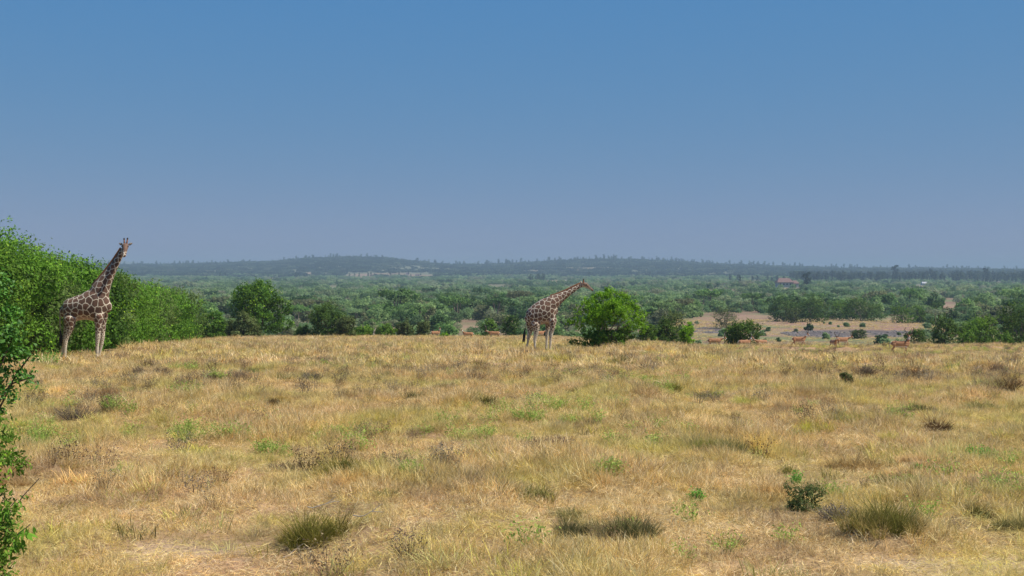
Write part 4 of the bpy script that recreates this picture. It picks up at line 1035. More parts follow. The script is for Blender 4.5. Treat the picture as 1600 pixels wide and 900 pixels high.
def fuse(lofts, voxel, smooth_it=4, sub=True):
    V = []; F = []; o = 0
    for v, f in lofts: V.append(v); F += [tuple(int(i) + o for i in q) for q in f]; o += len(v)
    me = bpy.data.meshes.new('tmp'); me.from_pydata([tuple(p) for p in np.concatenate(V)], [], F)
    bm = bmesh.new(); bm.from_mesh(me); bmesh.ops.recalc_face_normals(bm, faces=bm.faces); bm.to_mesh(me); bm.free()
    o_ = bpy.data.objects.new('tmp', me); COL.objects.link(o_)
    rm = o_.modifiers.new('r', 'REMESH'); rm.mode = 'VOXEL'; rm.voxel_size = voxel; rm.adaptivity = 0
    sm = o_.modifiers.new('s', 'SMOOTH'); sm.iterations = smooth_it; sm.factor = .5
    if sub:
        ss = o_.modifiers.new('u', 'SUBSURF'); ss.levels = 1; ss.render_levels = 1
    dg = bpy.context.evaluated_depsgraph_get(); out = bpy.data.meshes.new_from_object(o_.evaluated_get(dg))
    bpy.data.objects.remove(o_)
    out.polygons.foreach_set('use_smooth', np.ones(len(out.polygons), bool))
    return out
def verts_of(me):
    v = np.empty(len(me.vertices) * 3, np.float32); me.vertices.foreach_get('co', v); return v.reshape(-1, 3).astype(float)
def set_coat(me, c):
    a = me.attributes.new('coat', 'FLOAT_COLOR', 'POINT'); a.data.foreach_set('color', np.concatenate([c, np.ones((len(c), 1))], 1).astype(np.float32).ravel())
    me.materials.clear(); me.materials.append(M['coat'])
def legs_loft(chain):
    """chain rows x,y,z,r -> loft"""
    c = np.asarray(chain, float); return loft(np.concatenate([c, c[:, 3:4] * .85], 1), 14)
def rod(p0, p1, r0, r1, ns=8, mid=None):
    p0 = np.array(p0, float); p1 = np.array(p1, float)
    pts = np.array([p0, (p0 + p1) / 2 if mid is None else mid, p1]); return loft(np.array([[*pts[0], r0, r0], [*pts[1], (r0 + r1) / 2, (r0 + r1) / 2], [*pts[2], r1, r1]]), ns, lat=(.1, 1, .3))
def pymesh(name, vf, mat, smooth=True):
    me = bpy.data.meshes.new(name); me.from_pydata([tuple(p) for p in vf[0]], [], vf[1]); me.materials.append(mat)
    me.polygons.foreach_set('use_smooth', np.full(len(me.polygons), smooth)); return me
def ear_mesh(base, tip, wid, nrm):
    base = np.array(base, float); tip = np.array(tip, float); nrm = unit(np.array(nrm, float)); ax = tip - base; s = unit(np.cross(ax, nrm))
    V = []; prof = [(0, .35), (.25, .9), (.5, 1.0), (.8, .55), (1, .04)]
    for t, k in prof:
        c = base + ax * t; cup = nrm * wid * .35
        V += [c - s * wid * k * .5 + cup * k * .6, c - cup * .2, c + s * wid * k * .5 + cup * k * .6, c - cup * .2 - nrm * wid * .25 * k]
    F = []
    for i in range(len(prof) - 1):
        a = i * 4; b = a + 4
        for j in range(4): F.append((a + j, a + (j + 1) % 4, b + (j + 1) % 4, b + j))
    F += [(3, 2, 1, 0), (16, 17, 18, 19)]
    return V, F

def giraffe(name, loc, rz, label, body, neck, headst, headlat, legs, tail, tuft, horns, ears, eyes, mane_off, seed, headc):
    t = thing(name, loc, rz, label, 'giraffe')
    parts = [loft(body, 28), loft([[a, b_, c_, d_ * f_, e_ * f_] for (a, b_, c_, d_, e_), f_ in zip(neck, (1, 1, .96, .92, .88, .86, .86, .9))], 24), loft(headst, 18, headlat)] + [legs_loft(l) for l in legs]
    for l in legs[:2]:   # haunch muscle
        p = l[0]; parts.append(loft([[p[0] + .02, p[1] * .8, p[2] + .25, .2, .12], [p[0], p[1], p[2], .25, .13], [l[1][0], l[1][1], l[1][2], .16, .11]], 16))
    for l in legs[2:]:
        p = l[0]; parts.append(loft([[p[0] - .02, p[1] * .8, p[2] + .35, .16, .10], [p[0], p[1], p[2], .22, .12], [l[1][0], l[1][1], l[1][2], .13, .10]], 16))
    me = fuse(parts, .024, 3)
    P = verts_of(me); r = np.random.default_rng(seed)
    hz = P[:, 2]
    neckp = np.array([q[:3] for q in neck]); top = neckp[-1]
    dneck = np.clip(((P - neckp[0]) @ unit(top - neckp[0])) / np.linalg.norm(top - neckp[0]), 0, 1.1)
    isneck = (np.linalg.norm(P[:, None, [0, 2]] - neckp[None][:, :, [0, 2]], axis=2).min(1) < .42) & (hz > 2.2)
    size = np.where(hz > 1.75, .235, .235 - (1.75 - hz) * .20)
    size = np.clip(size, .075, .3)
    size = np.where(isneck, .25 - .13 * dneck, size)
    size = np.where((P[:, 0] < -.5) & (hz > 1.4), size * .8, size)
    order = r.permutation(len(P)); seeds = []; ss = []
    for i in order[:26000]:
        if seeds:
            d = np.linalg.norm(np.array(seeds) - P[i], axis=1)
            if (d < .80 * (np.array(ss) + size[i]) / 2).any(): continue
        seeds.append(P[i]); ss.append(size[i])
    S = np.array(seeds); ss = np.array(ss)
    d1 = np.empty(len(P)); d2 = np.empty(len(P)); i1 = np.empty(len(P), int)
    PP = P + r.normal(size=(1, 3)) * 0 + .012 * np.sin(P[:, [1, 2, 0]] * 41)
    for a in range(0, len(P), 20000):
        D = np.linalg.norm(PP[a:a + 20000, None] - S[None], axis=2)
        k = np.argpartition(D, 1, axis=1)[:, :2]; dd = np.take_along_axis(D, k, 1); q = dd.argsort(1)
        dd = np.take_along_axis(dd, q, 1); k = np.take_along_axis(k, q, 1)
        d1[a:a + 20000] = dd[:, 0]; d2[a:a + 20000] = dd[:, 1]; i1[a:a + 20000] = k[:, 0]
    e = (d2 - d1) / 2
    th = np.where(hz < 1.5, .009 + (1.5 - np.clip(hz, .5, 1.5)) * .007, .0125)
    th = np.where(isneck, .010, th)
    m = sstep(-.004, .005, e - th)[:, None]
    cr = r.random(len(S))[i1][:, None]
    brown = np.array([.098, .045, .025]) * (.75 + .6 * cr)
    low = sstep(1.0, .5, hz)[:, None]
    brown = brown * (1 - low) + np.array([.22, .13, .085]) * low
    cream = np.array([.58, .52, .41]) * np.ones((len(P), 1))
    c = cream * (1 - m) + brown * m
    w0 = sstep(.66, .38, hz)[:, None]; c = c * (1 - w0) + np.array([.48, .42, .33]) * w0
    # pale belly
    bl = (sstep(.02, -.35, (hz - np.interp(P[:, 0], [b[0] for b in body], [b[2] - b[3] * .6 for b in body])) * 3) * (np.abs(P[:, 1]) < .26) * (hz > 1.35) * (P[:, 0] > -.5) * (P[:, 0] < .55))[:, None]
    c = c * (1 - bl * .6) + np.array([.45, .34, .28]) * bl * .6
    # head
    hs = np.asarray(headst, float)[:, :3]
    dh = np.linalg.norm(P[:, None] - hs[None], axis=2).min(1)
    ax = unit(hs[-1] - hs[0]); th_ = ((P - hs[0]) @ ax) / np.linalg.norm(hs[-1] - hs[0])
    ish = ((dh < .20) & (((P - top) @ unit(hs[1] - top)) > .06))[:, None]
    up = np.asarray(headc, float); ud = ((P - (hs[0] + ax * np.clip(th_, 0, 1)[:, None] * np.linalg.norm(hs[-1] - hs[0]))) @ unit(up))[:, None]
    sp = sstep(.0, .02, e - .012)[:, None] * .35
    side = np.array([.38, .33, .28]) * (1 - sp) + np.array([.16, .075, .045]) * sp
    front = np.array([.13, .068, .042])
    k = sstep(.02, .07, ud[:, 0])[:, None]
    hc = side * (1 - k) + front * k
    mz = sstep(.72, .9, th_)[:, None]; hc = hc * (1 - mz) + np.array([.14, .075, .05]) * mz
    c = np.where(ish, hc, c)
    set_coat(me, c)
    ob('body', me, t)
    # mane
    mv = []; nk = np.array(neck, float); 
    for i in range(len(nk)):
        T = unit(nk[min(i + 1, len(nk) - 1), :3] - nk[max(i - 1, 0), :3]); U = np.cross(T, (0, 1, 0)); U = U if U[0] < 0 or U[2] > .5 else -U
        if i == 0: continue
        mv.append([*(nk[i, :3] + unit(U) * (nk[i, 3] + .012)), .038, .016])
    ob('mane', pymesh('mane', loft(mv, 10), M['mane']), t)
    ob('tail', pymesh('tail', loft([[*p, q, q] for p, q in tail], 8), M['tailhair']), t)
    V, Q = [], []
    rr = np.random.default_rng(5)
    tp = []
    for i in range(26):
        a = np.array(tuft[0]) + rr.normal(size=3) * .012; b = np.array(tuft[1]) + rr.normal(size=3) * np.array([.035, .03, .05]); mdp = (a + b) / 2 + rr.normal(size=3) * .018
        tp.append(tube([a, mdp, b], [.010, .014, .004], 4))
    V, Q = merge(tp); ob('tail_tuft', mesh_np('tail_tuft', V, Q, mats=[M['black']]), t)
    for h in horns:
        p0, p1 = np.array(h[0]), np.array(h[1])
        hm = ob('horn', pymesh('horn', rod(p0, p1, .032, .024), M['mane']), t)
        ob('horn_tip', pymesh('horn_tip', rod(p1 - (p1 - p0) * .12, p1 + (p1 - p0) * .12, .034, .03), M['black']), hm)
    for (b0, tp_, w_, n_) in ears: ob('ear', pymesh('ear', ear_mesh(b0, tp_, w_, n_), M['tailhair']), t)
    for p in eyes:
        bm = bmesh.new(); bmesh.ops.create_uvsphere(bm, u_segments=12, v_segments=8, radius=.028)
        for v in bm.verts: v.co += Vector(p)
        me = bpy.data.meshes.new('eye'); bm.to_mesh(me); bm.free(); me.materials.append(M['eye']); ob('eye', me, t)
    for l in legs:
        x, y, z = l[-1][:3]
        ob('hoof', pymesh('hoof', loft([[x + .0, y, .12, .068, .06], [x + .02, y, .06, .082, .07], [x + .03, y, .015, .095, .078]], 14, (0, 1, 0)), M['hoof']), t)
    return t

def g1():
    def q(zx, zy): return ((zx - 290) / 166, (840 - zy) / 166)
    def B(zx, top, bot, hw): 
        x, z = q(zx, (top + bot) / 2); return [x, 0, z, (bot - top) / 332, hw]
    body = [B(158, 492, 575, .17), B(178, 465, 600, .27), B(210, 448, 602, .33), B(250, 434, 590, .37), B(290, 420, 587, .39), B(330, 398, 594, .39), B(370, 375, 603, .37), B(405, 395, 598, .32), B(430, 435, 572, .24), B(446, 470, 545, .14)]
    def Nk(zx, zy, r): x, z = q(zx, zy); return [x, 0, z, r, r * .72]
    neck = [Nk(372, 450, .42), Nk(398, 392, .36), Nk(424, 344, .28), Nk(452, 297, .225), Nk(478, 252, .185), Nk(503, 210, .155), Nk(524, 172, .132), Nk(542, 140, .115)]
    head = [[1.56, .06, 4.27, .11, .10], [1.60, -.02, 4.37, .135, .125], [1.625, -.11, 4.34, .13, .125], [1.65, -.22, 4.22, .10, .095], [1.665, -.32, 4.09, .075, .07], [1.675, -.41, 3.99, .072, .075], [1.677, -.45, 3.955, .05, .062]]
    def Lg(pts, y): return [[*([q(a, b)[0], y, q(a, b)[1]]), r] for a, b, r in pts]
    hind_n = Lg([(215, 575, .24), (215, 630, .17), (200, 675, .115), (186, 712, .095), (183, 760, .066), (181, 805, .062), (180, 828, .07)], -.22)
    hind_f = Lg([(185, 565, .22), (175, 630, .16), (160, 680, .11), (150, 715, .092), (142, 760, .064), (133, 805, .06), (130, 828, .068)], .24)
    fore_n = Lg([(395, 560, .20), (392, 610, .14), (390, 665, .105), (388, 700, .098), (384, 740, .07), (382, 800, .064), (383, 828, .074)], -.18)
    fore_f = Lg([(398, 560, .20), (398, 610, .14), (397, 665, .10), (396, 700, .094), (392, 740, .068), (376, 800, .062), (374, 828, .072)], .2)
    tail = [((-.84, -.02, 1.98), .045), ((-.90, -.05, 1.7), .03), ((-.89, -.08, 1.35), .022), ((-.86, -.1, 1.1), .018)]
    Y = 49.0; X = (60 + 290 / 4.09 - 800) / 2000 * Y; z = float(ground(X, Y)) 
    u = (.02, -.76, .65)
    giraffe('giraffe', (X, Y, z - .03), 0, 'giraffe standing tall beside the hedge with its head turned to the viewer', body, neck, head, (1, .1, 0), [hind_n, hind_f, fore_n, fore_f], tail,
            [(-.86, -.1, 1.12), (-.83, -.12, .55)], [((1.565, -.03, 4.45), (1.55, .0, 4.63)), ((1.665, -.05, 4.45), (1.685, -.02, 4.64))],
            [((1.50, .0, 4.40), (1.34, .02, 4.47), .10, (0, -1, .1)), ((1.72, -.02, 4.40), (1.88, -.02, 4.47), .10, (0, -1, .1))],
            [(1.505, -.13, 4.34), (1.74, -.15, 4.33)], .02, 11, (0, -.75, .66))
g1()
def g2():
    def q(zx, zy): return ((zx - 350) / 199, (805 - zy) / 199)
    def B(zx, top, bot, hw):
        x, z = q(zx, (top + bot) / 2); return [x, 0, z, (bot - top) / 398, hw]
    body = [B(228, 432, 545, .15), B(245, 398, 562, .25), B(275, 362, 560, .32), B(320, 326, 545, .36), B(365, 296, 530, .38), B(405, 268, 522, .37), B(440, 255, 516, .34), B(475, 290, 500, .28), B(497, 335, 470, .2), B(510, 375, 440, .1)]
    def Nk(zx, zy, r): x, z = q(zx, zy); return [x, 0, z, r, r * .72]
    neck = [Nk(445, 335, .42), Nk(490, 302, .36), Nk(535, 275, .28), Nk(585, 244, .225), Nk(635, 214, .18), Nk(685, 181, .145), Nk(730, 155, .12), Nk(760, 140, .11)]
    def H(zx, zy, r, l): x, z = q(zx, zy); return [x, 0, z, r, l]
    head = [H(762, 136, .12, .095), H(785, 130, .14, .115), H(808, 138, .125, .115), H(832, 155, .09, .085), H(855, 173, .068, .065), H(875, 188, .06, .065), H(882, 193, .045, .05)]
    def Lg(pts, y): return [[*([q(a, b)[0], y, q(a, b)[1]]), r] for a, b, r in pts]
    hind_f = Lg([(258, 530, .2), (252, 590, .14), (240, 640, .10), (232, 675, .085), (225, 720, .06), (216, 765, .055), (210, 790, .064)], .24)
    hind_n = Lg([(295, 530, .22), (305, 590, .15), (300, 640, .105), (290, 675, .088), (289, 720, .062), (291, 765, .056), (292, 790, .066)], -.22)
    fore_f = Lg([(440, 500, .18), (428, 560, .13), (422, 610, .095), (419, 645, .088), (416, 690, .062), (414, 755, .056), (414, 790, .066)], .2)
    fore_n = Lg([(470, 490, .19), (470, 560, .135), (458, 610, .10), (452, 645, .09), (448, 690, .064), (446, 755, .058), (445, 790, .068)], -.18)
    tail = [((-.60, -.02, 1.92), .04), ((-.70, -.05, 1.6), .026), ((-.76, -.08, 1.3), .02), ((-.78, -.09, 1.16), .016)]
    Y = 64.5; X = (790 + 350 / 6.43 - 800) / 2000 * Y; z = float(ground(X, Y))
    giraffe('giraffe', (X, Y, z - .03), R(4), 'giraffe stretching its neck to browse the bright green bush', body, neck, head, (0, 1, 0), [hind_n, hind_f, fore_n, fore_f], tail,
            [(-.78, -.09, 1.18), (-.86, -.1, .5)], [((q(783, 108)[0], -.055, q(0, 108)[1]), (q(781, 84)[0], -.07, q(0, 84)[1])), ((q(787, 108)[0], .055, q(0, 108)[1]), (q(787, 80)[0], .07, q(0, 80)[1]))],
            [((q(768, 118)[0], -.09, q(0, 118)[1]), (q(752, 100)[0], -.19, q(0, 100)[1]), .09, (1, -.3, .1)), ((q(768, 118)[0], .09, q(0, 118)[1]), (q(752, 96)[0], .19, q(0, 96)[1]), .09, (1, .3, .1))],
            [(q(812, 132)[0], -.115, q(0, 132)[1]), (q(812, 132)[0], .115, q(0, 132)[1])], .02, 23, (.45, 0, .85))
g2()

def impala_meshes(pose, horned, seed):
    """faces +X, shoulder .9 m"""
    body = [[-.56, 0, .70, .11, .08], [-.48, 0, .70, .155, .13], [-.34, 0, .675, .20, .16], [-.15, 0, .65, .205, .17], [.05, 0, .645, .215, .175], [.24, 0, .66, .225, .16], [.38, 0, .69, .19, .13], [.46, 0, .74, .11, .09]]
    if pose == 'turn':      # head turned to -Y (viewer)
        neck = [[.36, 0, .78, .13, .10], [.44, -.01, .90, .095, .075], [.47, -.03, 1.02, .072, .06], [.475, -.05, 1.12, .062, .055]]
        hd = np.array([.12, -.9, -.42])
        h0 = np.array([.475, -.05, 1.165])
    elif pose == 'walk':
        neck = [[.38, 0, .76, .13, .10], [.50, 0, .86, .095, .07], [.59, 0, .97, .072, .058], [.65, 0, 1.06, .06, .052]]
        hd = np.array([.86, 0, -.5]); h0 = np.array([.67, 0, 1.10])
    elif pose == 'low':
        neck = [[.40, 0, .74, .12, .09], [.54, 0, .79, .085, .065], [.68, 0, .86, .065, .055], [.78, 0, .91, .058, .05]]
        hd = np.array([.86, 0, -.5]); h0 = np.array([.81, 0, .94])
    hd = hd / np.linalg.norm(hd); lt = np.cross(hd, (0, 0, 1)); lt = lt / np.linalg.norm(lt); upv = np.cross(lt, hd)
    head = [[*(h0 - hd * .03), .062, .055], [*(h0 + hd * .04), .062, .055], [*(h0 + hd * .12), .046, .04], [*(h0 + hd * .19), .034, .03], [*(h0 + hd * .23), .026, .026]]
    s = 1 if pose != 'turn' else 0
    def leg(x, y, dx, hind):
        if hind: return [[x, y, .66, .13], [x + .03, y, .52, .085], [x - .03 + dx * .4, y, .42, .045], [x - .10 + dx * .7, y, .33, .032], [x - .07 + dx, y, .18, .021], [x - .06 + dx, y, .05, .021], [x - .05 + dx, y, .02, .025]]
        return [[x, y, .62, .10], [x + dx * .3, y, .48, .055], [x + dx * .6, y, .34, .034], [x + dx * .7, y, .28, .032], [x + dx * .9, y, .14, .020], [x + dx, y, .05, .020], [x + dx + .01, y, .02, .025]]
    legs = [leg(-.42, -.09, -.05 - .08 * s, True), leg(-.40, .09, .05 + .14 * s, True), leg(.30, -.08, -.02 + .2 * s, False), leg(.32, .08, .03 - .14 * s, False)]
    me = fuse([loft(body, 18), loft(neck, 16), loft(head, 14, lt)] + [legs_loft(l) for l in legs], .0125, 2, sub=False)
    P = verts_of(me); z = P[:, 2]; 
    top = np.array([.30, .13, .05]); flank = np.array([.40, .21, .10]); white = np.array([.62, .55, .47])
    zr = z - .67
    k = sstep(.03, -.02, zr)[:, None]; c = top * (1 - k) + flank * k
    k = (sstep(-.115, -.145, zr) * (z > .45) * (P[:, 0] > -.36) * (P[:, 0] < .36))[:, None]; c = c * (1 - k) + white * k
    k = (z < .45)[:, None]; c = np.where(k, flank * .9, c)
    k = ((P[:, 0] < -.55) & (z > .55) & (np.abs(P[:, 1]) < .05))[:, None]; c = np.where(k, white, c)
    dh = (P - h0) @ hd; k = ((dh > .15) & (np.linalg.norm(P - (h0 + hd * .2), axis=1) < .09))[:, None]; c = np.where(k, white * .9, c)
    k = ((z > .9) & (((P - h0) @ upv) < -.035) & (np.linalg.norm(P - h0, axis=1) < .22))[:, None]; c = np.where(k, white, c)
    set_coat(me, c)
    out = [('body', me)]
    if horned:
        for sg in (-1, 1):
            b = h0 + upv * .05 - hd * .01 + lt * .03 * sg
            pts = np.array([b, b + upv * .13 - hd * .05 + lt * .10 * sg, b + upv * .22 - hd * .13 + lt * .20 * sg, b + upv * .33 - hd * .16 + lt * .24 * sg, b + upv * .50 - hd * .10 + lt * .19 * sg])
            st = np.array([[*p, r_, r_] for p, r_ in zip(pts, (.028, .027, .024, .020, .012))]); out.append(('horn', pymesh('horn', loft(st, 8, (.3, .8, .4)), M['horn'])))
    for sg in (-1, 1):
        b = h0 + upv * .03 + lt * .05 * sg - hd * .02; out.append(('ear', pymesh('ear', ear_mesh(b, b + lt * .11 * sg + upv * .07 - hd * .04, .06, hd), M['impala_ear'])))
    out.append(('tail', pymesh('tail', loft([[-.64, 0, .72, .022, .02], [-.68, 0, .64, .02, .018], [-.675, 0, .50, .018, .014], [-.66, 0, .44, .01, .01]], 8), M['impala_tail'])))
    return out
M['impala_ear'] = simple('ear_fur', (.30, .15, .08), .9, 10)
M['impala_tail'] = simple('tail_fur', (.50, .42, .34), .9, 10)
def impalas():
    P = {('turn', True): impala_meshes('turn', True, 1), ('walk', True): impala_meshes('walk', True, 2), ('walk', False): impala_meshes('walk', False, 3), ('low', True): impala_meshes('low', True, 4), ('turn', False): impala_meshes('turn', False, 5), ('low', False): impala_meshes('low', False, 6)}
    L = [  # px, Y, heading deg (0 = right), pose, horned, scale, label
        (1408, 74, -8, 'turn', True, .94, 'horned impala standing side-on at the right and looking at the viewer'),
        (1317, 91, 10, 'low', True, .80, 'impala with lowered neck facing right behind the one facing the viewer'),
        (1303, 89, -80, 'walk', True, .80, 'impala seen end-on standing left beside its lowered-neck neighbour'),
        (1249, 93, 0, 'walk', True, .88, 'impala walking right alone in front of the stony ground'),
        (1190, 112, 200, 'low', False, .95, 'impala mostly hidden in grass at the right end of the wide dense shrub'),
        (1164, 112, 15, 'walk', True, 1.0, 'horned impala half hidden in grass in front of the wide dense shrub'),
        (1117, 112, 0, 'low', True, 1.05, 'impala half hidden in grass left of the wide dense shrub'),
        (843, 132, 20, 'low', False, .95, 'impala seen between the legs of the right giraffe'),
        (772, 139, 180, 'low', True, 1.05, 'impala walking left with stretched neck just left of the right giraffe'),
        (731, 139, 180, 'walk', False, 1.0, 'impala standing side-on facing left, second from the left'),
        (681, 141, 25, 'turn', False, .95, 'leftmost impala beside the tiny bright green shrub'),
    ]
    for px, Y, hd, pose, horned, s, lab in L:
        X = (px - 800) / 2000 * Y
        t = thing('impala', (X, Y, float(ground(X, Y)) - .01), R(hd), lab, 'antelope', 'impalas along the far edge of the field', s)
        for nm, me in P[(pose, horned)]: ob(nm, me, t)
impalas()

# ------------------------------------------------------------------ individual plants in the field
def field_plants():
    for i, (kd, px, by, wp, hp, lab) in enumerate(FIELD):
        X, Y, z = px2w(px, by - 2); f = Y / 2000; W = wp * f; H = hp * f * ((1.3 if wp < 70 else 1.08) if kd in ('tussock', 'green', 'deadmound', 'straw') else 1.05)
        wid = max(.005, .0016 * Y ** .55)
        if kd in ('tussock', 'green', 'straw'):
            mt = {'tussock': 'tussock', 'green': 'greengrass', 'straw': 'straw'}[kd]
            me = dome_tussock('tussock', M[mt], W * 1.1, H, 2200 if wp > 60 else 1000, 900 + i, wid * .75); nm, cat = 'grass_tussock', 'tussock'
        elif kd == 'dead':
            me = forb_mesh('dead_shrublet', M['brown' if i % 2 else 'greyforb'], H, W, 120, 900, max(.02, .0007 * Y), 900 + i, stemw=wid); nm, cat = 'dead_shrublet', 'shrublet'
        elif kd == 'deadmound':
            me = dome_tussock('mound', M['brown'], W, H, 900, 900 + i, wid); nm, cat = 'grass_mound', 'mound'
        elif kd == 'greenbush':
            me = crown_mesh('shrublet', dome_blobs(W, W * .8, H, 9, 900 + i), 5200, max(.022, .0009 * Y), 900 + i, M['olive'], clumps=14, shoot=.5); nm, cat = 'green_shrublet', 'shrublet'
        else:
            me = forb_mesh('herb', M[kd], H, W, 60, 520 if wp > 40 else 260, max(.03, .0011 * Y), 900 + i, stemw=wid * .8); nm, cat = 'green_herb', 'herb'
        o = ob(nm, me, None, (X, Y, z - .01)); tag(o, lab, cat)
    # twigs
    for px, by, ln, ang, lift, lab in ((505, 832, .34, 12, .28, 'bare pale twig lying across the dark olive tussock'), (575, 822, .30, -5, .12, 'thin dry twig right of the tussock with the pale twig'), (455, 872, .25, 60, .05, 'short dry stick on the bare ground below the twig-covered tussock')):
        X, Y, z = px2w(px, by); a = R(ang); r = np.random.default_rng(px)
        p = np.array([[math.cos(a) * ln * t_, math.sin(a) * ln * t_, lift + .03 * math.sin(t_ * 5)] for t_ in np.linspace(-.5, .5, 6)]); p += r.normal(size=p.shape) * .008
        b = p[3] + np.array([.1, .02, .07]); V, Q = merge([tube(p, np.linspace(.006, .003, 6), 5), tube(np.linspace(p[3], b, 3), [.004, .003, .002], 4)])
        tag(ob('dry_twig', mesh_np('twig', V, Q, mats=[M['twig']]), None, (X, Y, z)), lab, 'twig')
    # grey stump
    Y = 150; X = (584 - 800) / 2000 * Y; z = float(ground(X, Y))
    V, Q = limbs_np((0, 0, 0), [(0, 0, 1.0), (.2, 0, 1.25)], .10, 77)
    tag(ob('dead_stump', mesh_np('stump', V, Q, mats=[M['twig']], smooth=True), None, (X, Y, z)), 'pale grey dead stump standing at the field edge left of centre', 'stump')
field_plants()

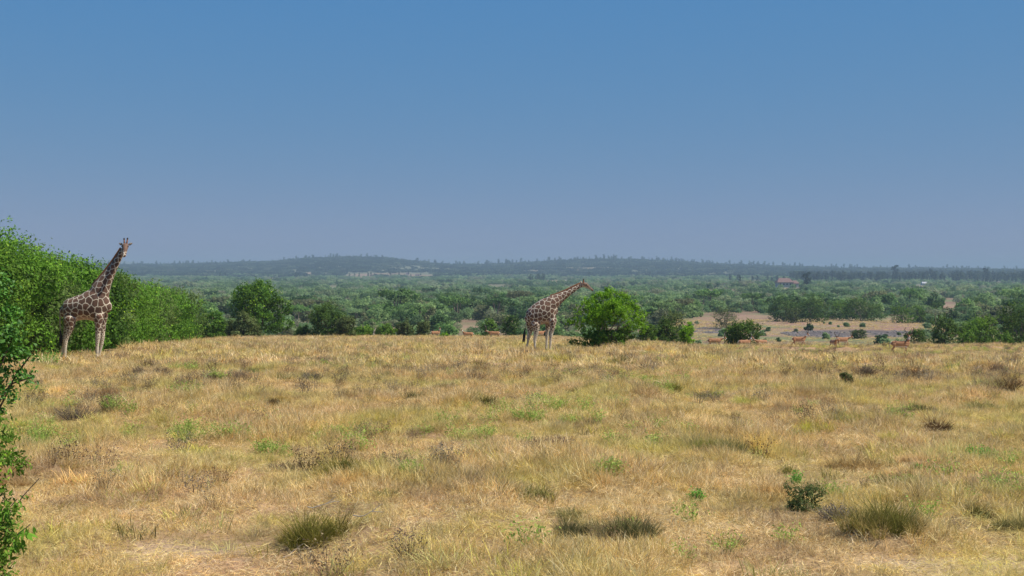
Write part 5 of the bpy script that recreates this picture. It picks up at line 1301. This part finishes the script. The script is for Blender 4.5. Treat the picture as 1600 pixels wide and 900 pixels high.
# ------------------------------------------------------------------ near plants at the left edge
def near_plants():
    X, Y = -5.1, 12.0; z = float(ground(X, Y))
    t = thing('overhanging_shrub', (X, Y, z), 0, 'dark glossy-leaved shrub whose branches reach in at the left edge', 'shrub')
    B = [(0, 0, 1.9, .42, .4, .35), (.12, -.1, 2.35, .34, .3, .28), (.02, 0, 2.6, .25, .3, .2), (.35, 0, 1.95, .22, .2, .16), (.3, .1, 1.65, .26, .2, .12), (-.4, .1, 1.7, .5, .5, .6), (-.4, .2, 2.3, .4, .4, .4), (.12, -.1, 1.55, .3, .25, .10), (-.3, 0, 1.1, .45, .4, .4), (.05, 0, 1.35, .3, .25, .2), (.25, 0, 2.15, .25, .2, .2), (.1, 0, 1.75, .4, .3, .25)]
    ob('crown', crown_mesh('crown', B, 22000, .045, 61, M['near'], clumps=16, shoot=.5, fill=.08, asp=.6, up=-.05), t)
    tg = [(b[0], b[1], b[2]) for b in B[:8]] + [(.62, -.05, 1.68), (.6, 0, 1.9), (.45, -.1, 2.05)]
    V, Q = limbs_np((-.3, 0, 0), tg, .022, 62, wig=.08, side=0)
    ob('trunk', mesh_np('trunk', V, Q, mats=[M['darkbark']], smooth=True), t)
    r = np.random.default_rng(63); P = []; A = []
    for a, b in (((.3, 0, 1.75), (.66, -.05, 1.62)), ((.35, 0, 1.95), (.62, 0, 1.88)), ((.25, -.1, 1.6), (.50, -.1, 1.50)), ((.3, -.1, 2.0), (.48, -.1, 2.1))):
        a = np.array(a); b = np.array(b); k = r.random((110, 1)); P.append(a * (1 - k) + b * k + r.normal(size=(110, 3)) * np.array([.03, .05, .035])); A.append(np.tile(unit(b - a), (110, 1)) + r.normal(size=(110, 3)) * .7)
    P = np.concatenate(P); A = np.concatenate(A)
    V, Q = leaf_quads(P, unit(r.normal(size=P.shape) * .6 + np.array([0, -.3, .8])), A, r.uniform(.035, .055, len(P)), r.uniform(.018, .028, len(P)))
    ob('leafy_sprays', mesh_np('leafy_sprays', V, Q, attrs={'rnd': ('FACE', 'FLOAT', r.random(len(P)))}, mats=[M['near']]), t)
    # lower plant with drooping leaves
    X, Y = -4.12, 9.6; z = float(ground(X, Y))
    t = thing('drooping_leaf_plant', (X, Y, z), 0, 'near green plant with long drooping leaves at the lower left edge', 'plant')
    stems = []; P = []; A = []; LN = []; rd = []
    tips = [(.10, 0, 1.62), (.02, .1, 1.5), (.30, 0, 1.30), (.18, -.1, 1.15), (.42, -.05, .98), (.30, 0, .92), (.15, -.1, .95), (.5, 0, .78), (.05, -.1, .85), (.22, -.15, .55), (.12, -.1, .45), (-.1, 0, 1.4), (-.2, 0, 1.0), (-.1, -.1, .6), (.3, -.1, .42), (.55, .05, 1.12)]
    for i, tp in enumerate(tips):
        tp = np.array(tp); b = np.array([r.uniform(-.25, .1), r.uniform(-.08, .08), -.03]); k = np.linspace(0, 1, 8)[:, None]
        c = b * (1 - k) + tp * k; c[:, 2] += np.sin(k[:, 0] * np.pi) * .08; c[1:-1] += r.normal(size=(6, 3)) * .015
        stems.append(tube(c, np.linspace(.009, .003, 8), 5))
        if i == 15: continue      # bare twig
        drp = i in (4, 5, 6, 7, 8, 9, 10, 13, 14)
        n = 46 if drp else 120
        tt = r.uniform(.55, 1.0, n)
        pt = np.stack([np.interp(tt, k[:, 0], c[:, j]) for j in range(3)], 1)
        if drp:
            az = r.uniform(0, 6.28, n); out = np.stack([np.cos(az), np.sin(az), np.zeros(n)], 1)
            a_ = out * .45 + np.array([0, 0, -1]) + r.normal(size=(n, 3)) * .15; ln = r.uniform(.06, .11, n)
            P.append(pt + unit(a_) * ln[:, None] * .5 + out * .03)
        else:
            a_ = r.normal(size=(n, 3)) + np.array([0, 0, .1]); ln = r.uniform(.035, .065, n); P.append(pt + r.normal(size=(n, 3)) * .045)
        A.append(a_); LN.append(ln); rd.append(np.clip((.15 if drp else .6) + r.uniform(0, .4, n), 0, 1))
    P = np.concatenate(P); A = np.concatenate(A); LN = np.concatenate(LN); rd = np.concatenate(rd)
    V, Q = leaf_quads(P, unit(r.normal(size=P.shape) * .5 + np.array([.1, -.7, .5])), A, LN, LN * r.uniform(.22, .4, len(P)))
    ob('leaves', mesh_np('leaves', V, Q, attrs={'rnd': ('FACE', 'FLOAT', rd)}, mats=[M['hedge']]), t)
    B = [(.15, 0, 1.45, .22, .2, .18), (.25, 0, 1.2, .2, .2, .14), (0, 0, 1.2, .25, .2, .25), (.1, 0, .9, .25, .2, .15), (-.1, 0, .6, .3, .2, .3), (.0, 0, .25, .25, .2, .25), (.3, .05, .98, .15, .12, .08), (.15, 0, .7, .28, .2, .2), (.1, 0, .45, .25, .2, .2), (.33, 0, .55, .15, .15, .13), (.30, 0, .30, .16, .15, .15), (.28, 0, .12, .16, .15, .12)]
    ob('foliage', crown_mesh('foliage', B, 10000, .042, 66, M['mid'], clumps=14, shoot=.6, fill=.05, asp=.4), t)
    V, Q = merge(stems); ob('stems', mesh_np('stems', V, Q, mats=[M['darkbark']], smooth=True), t)
near_plants()

# ------------------------------------------------------------------ haze
def haze():

    bm = bmesh.new(); bmesh.ops.create_cube(bm, size=1)
    for v in bm.verts: v.co = Vector((v.co.x * 43000, 6800 + v.co.y * 17000, 52 + v.co.z * 166))
    me = bpy.data.meshes.new('haze'); bm.to_mesh(me); bm.free()
    m, t = new_mat('haze_air')
    v = N(t, 'ShaderNodeVolumePrincipled'); v.inputs['Color'].default_value = (.34, .47, .62, 1); v.inputs['Density'].default_value = .00018; v.inputs['Anisotropy'].default_value = 0.0
    o = N(t, 'ShaderNodeOutputMaterial'); t.links.new(v.outputs[0], o.inputs[1])
    me.materials.append(m)
    tag(ob('haze', me), 'thin pale haze in the air over the valley', kind='stuff')
haze()
